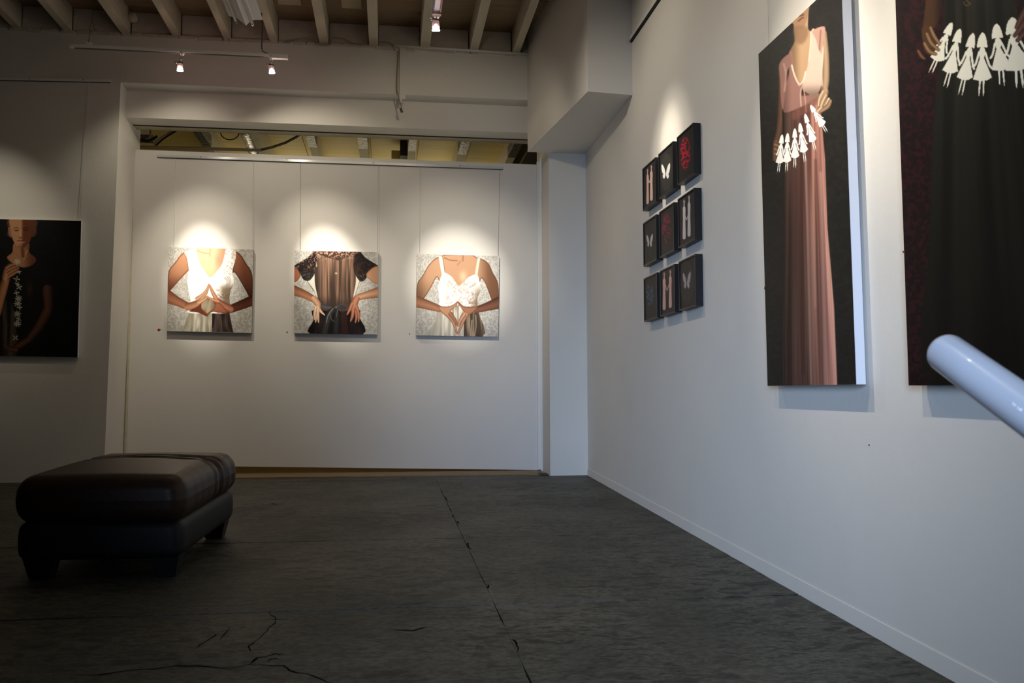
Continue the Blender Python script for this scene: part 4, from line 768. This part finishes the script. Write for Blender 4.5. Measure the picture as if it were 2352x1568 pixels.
def cush(p):
    x, y, z = p; u, v_ = x/hx, y/hy; top = max(0, (z-.28)/.25)
    z += .028*(1-min(1, u*u))*(1-min(1, v_*v_))*top
    dep = 0
    for y0, wd, am, bend in ((.10, .024, .016, .05), (.165, .020, .020, .03), (.24, .026, .022, -.03), (.31, .022, .014, -.06), (.045, .02, .008, .02)):
        g = y-(y0+bend*(u-.3)**2+.012*math.sin(u*4+y0*30)); dep += 1.35*am*math.exp(-(g/wd)**2)*(.55+.45*math.cos((u-.15)*1.3))
    z -= dep*top*(.6 if u < -.6 else 1)
    if abs(u) > .8: x -= math.copysign(.5*dep, x)
    side = max(0, 1-abs(z-.41)/.14); x += math.copysign(.012*side, x)*(abs(u) > .7); y += math.copysign(.012*side, y)*(abs(v_) > .8)
    if u > .75: x += .0035*math.sin(y*42+z*9)*(1 if abs(y-.35) < .35 else .2)
    return Vector((x, y, z))
o = bm_obj('cushion', rbox(64, hx, hy, .285, .535, .085, cush), LEATHER, t, True)
o['label'] = 'black leather cushion, warm sheen put into its colour, with gathered cross creases'
bm = bmesh.new(); tube(bm, [(hx-.045, -hy+.05+k*(2*hy-.1)/20, .516+.006*math.sin(k)-.014*math.exp(-((-hy+.05+k*(2*hy-.1)/20-.2)/.1)**2)) for k in range(21)], .003, 6); bm_obj('seam', bm, LEATHERB, t, True)
o = bm_obj('base', rbox(24, hx-.012, hy-.012, .10, .305, .05, lambda p: Vector((p.x*(1+.02*math.sin((p.z-.1)/.2*3.14)), p.y*(1+.01*math.sin((p.z-.1)/.2*3.14)), p.z))), LEATHERB, t, True)
for sx in (-1, 1):
    for sy in (-1, 1):
        bm = bmesh.new(); xx, yy = sx*(hx-.10), sy*(hy-.12); hexa(bm, [(xx-.05, yy-.05, 0), (xx+.05, yy-.05, 0), (xx+.05, yy+.05, 0), (xx-.05, yy+.05, 0)], [(xx-.075, yy-.075, .12), (xx+.075, yy-.075, .12), (xx+.075, yy+.075, .12), (xx-.075, yy+.075, .12)])
        bmesh.ops.bevel(bm, geom=bm.edges[:], offset=.006, segments=2, affect='EDGES'); bm_obj('leg', bm, WOODL, t)

# ================================================================ NEAR TUBE RAIL (right edge, out of focus)
P0 = Vector(onD(2176, 812, 1.31)); P1 = Vector(onD(2352, 939, 1.14)); dr = (P1-P0); P2 = P0+dr*3.2; R0 = .0285
t = thing('handrail', 'white tubular handrail with a rounded end, close to the camera at right', 'handrail', (P2.x, P2.y, fz(P2.y)))
u = dr.normalized(); pts = []; rr = []
for k in range(7): a = k/6*math.pi/2; pts.append(P0-u*R0*.75*math.cos(a)*1.0+u*0); rr.append(max(.0015, R0*math.sin(a)))
pts += [P0+dr*.5, P0+dr*1.0, P0+dr*2.0, P2]; rr += [R0]*4
bm = bmesh.new(); tube(bm, pts, rr, 40); place(bm_obj('rail_tube', bm, RAILW, t, True))
bm = bmesh.new(); tube(bm, [P2+Vector((0, 0, .01)), P2-Vector((0, 0, .06)), Vector((P2.x, P2.y, fz(P2.y)))], R0, 24); place(bm_obj('post', bm, RAILW, t, True))
bm = bmesh.new(); tube(bm, [Vector((P2.x, P2.y, fz(P2.y)+.006)), Vector((P2.x, P2.y, fz(P2.y)))], .06, 24); place(bm_obj('foot_plate', bm, RAILW, t, True))
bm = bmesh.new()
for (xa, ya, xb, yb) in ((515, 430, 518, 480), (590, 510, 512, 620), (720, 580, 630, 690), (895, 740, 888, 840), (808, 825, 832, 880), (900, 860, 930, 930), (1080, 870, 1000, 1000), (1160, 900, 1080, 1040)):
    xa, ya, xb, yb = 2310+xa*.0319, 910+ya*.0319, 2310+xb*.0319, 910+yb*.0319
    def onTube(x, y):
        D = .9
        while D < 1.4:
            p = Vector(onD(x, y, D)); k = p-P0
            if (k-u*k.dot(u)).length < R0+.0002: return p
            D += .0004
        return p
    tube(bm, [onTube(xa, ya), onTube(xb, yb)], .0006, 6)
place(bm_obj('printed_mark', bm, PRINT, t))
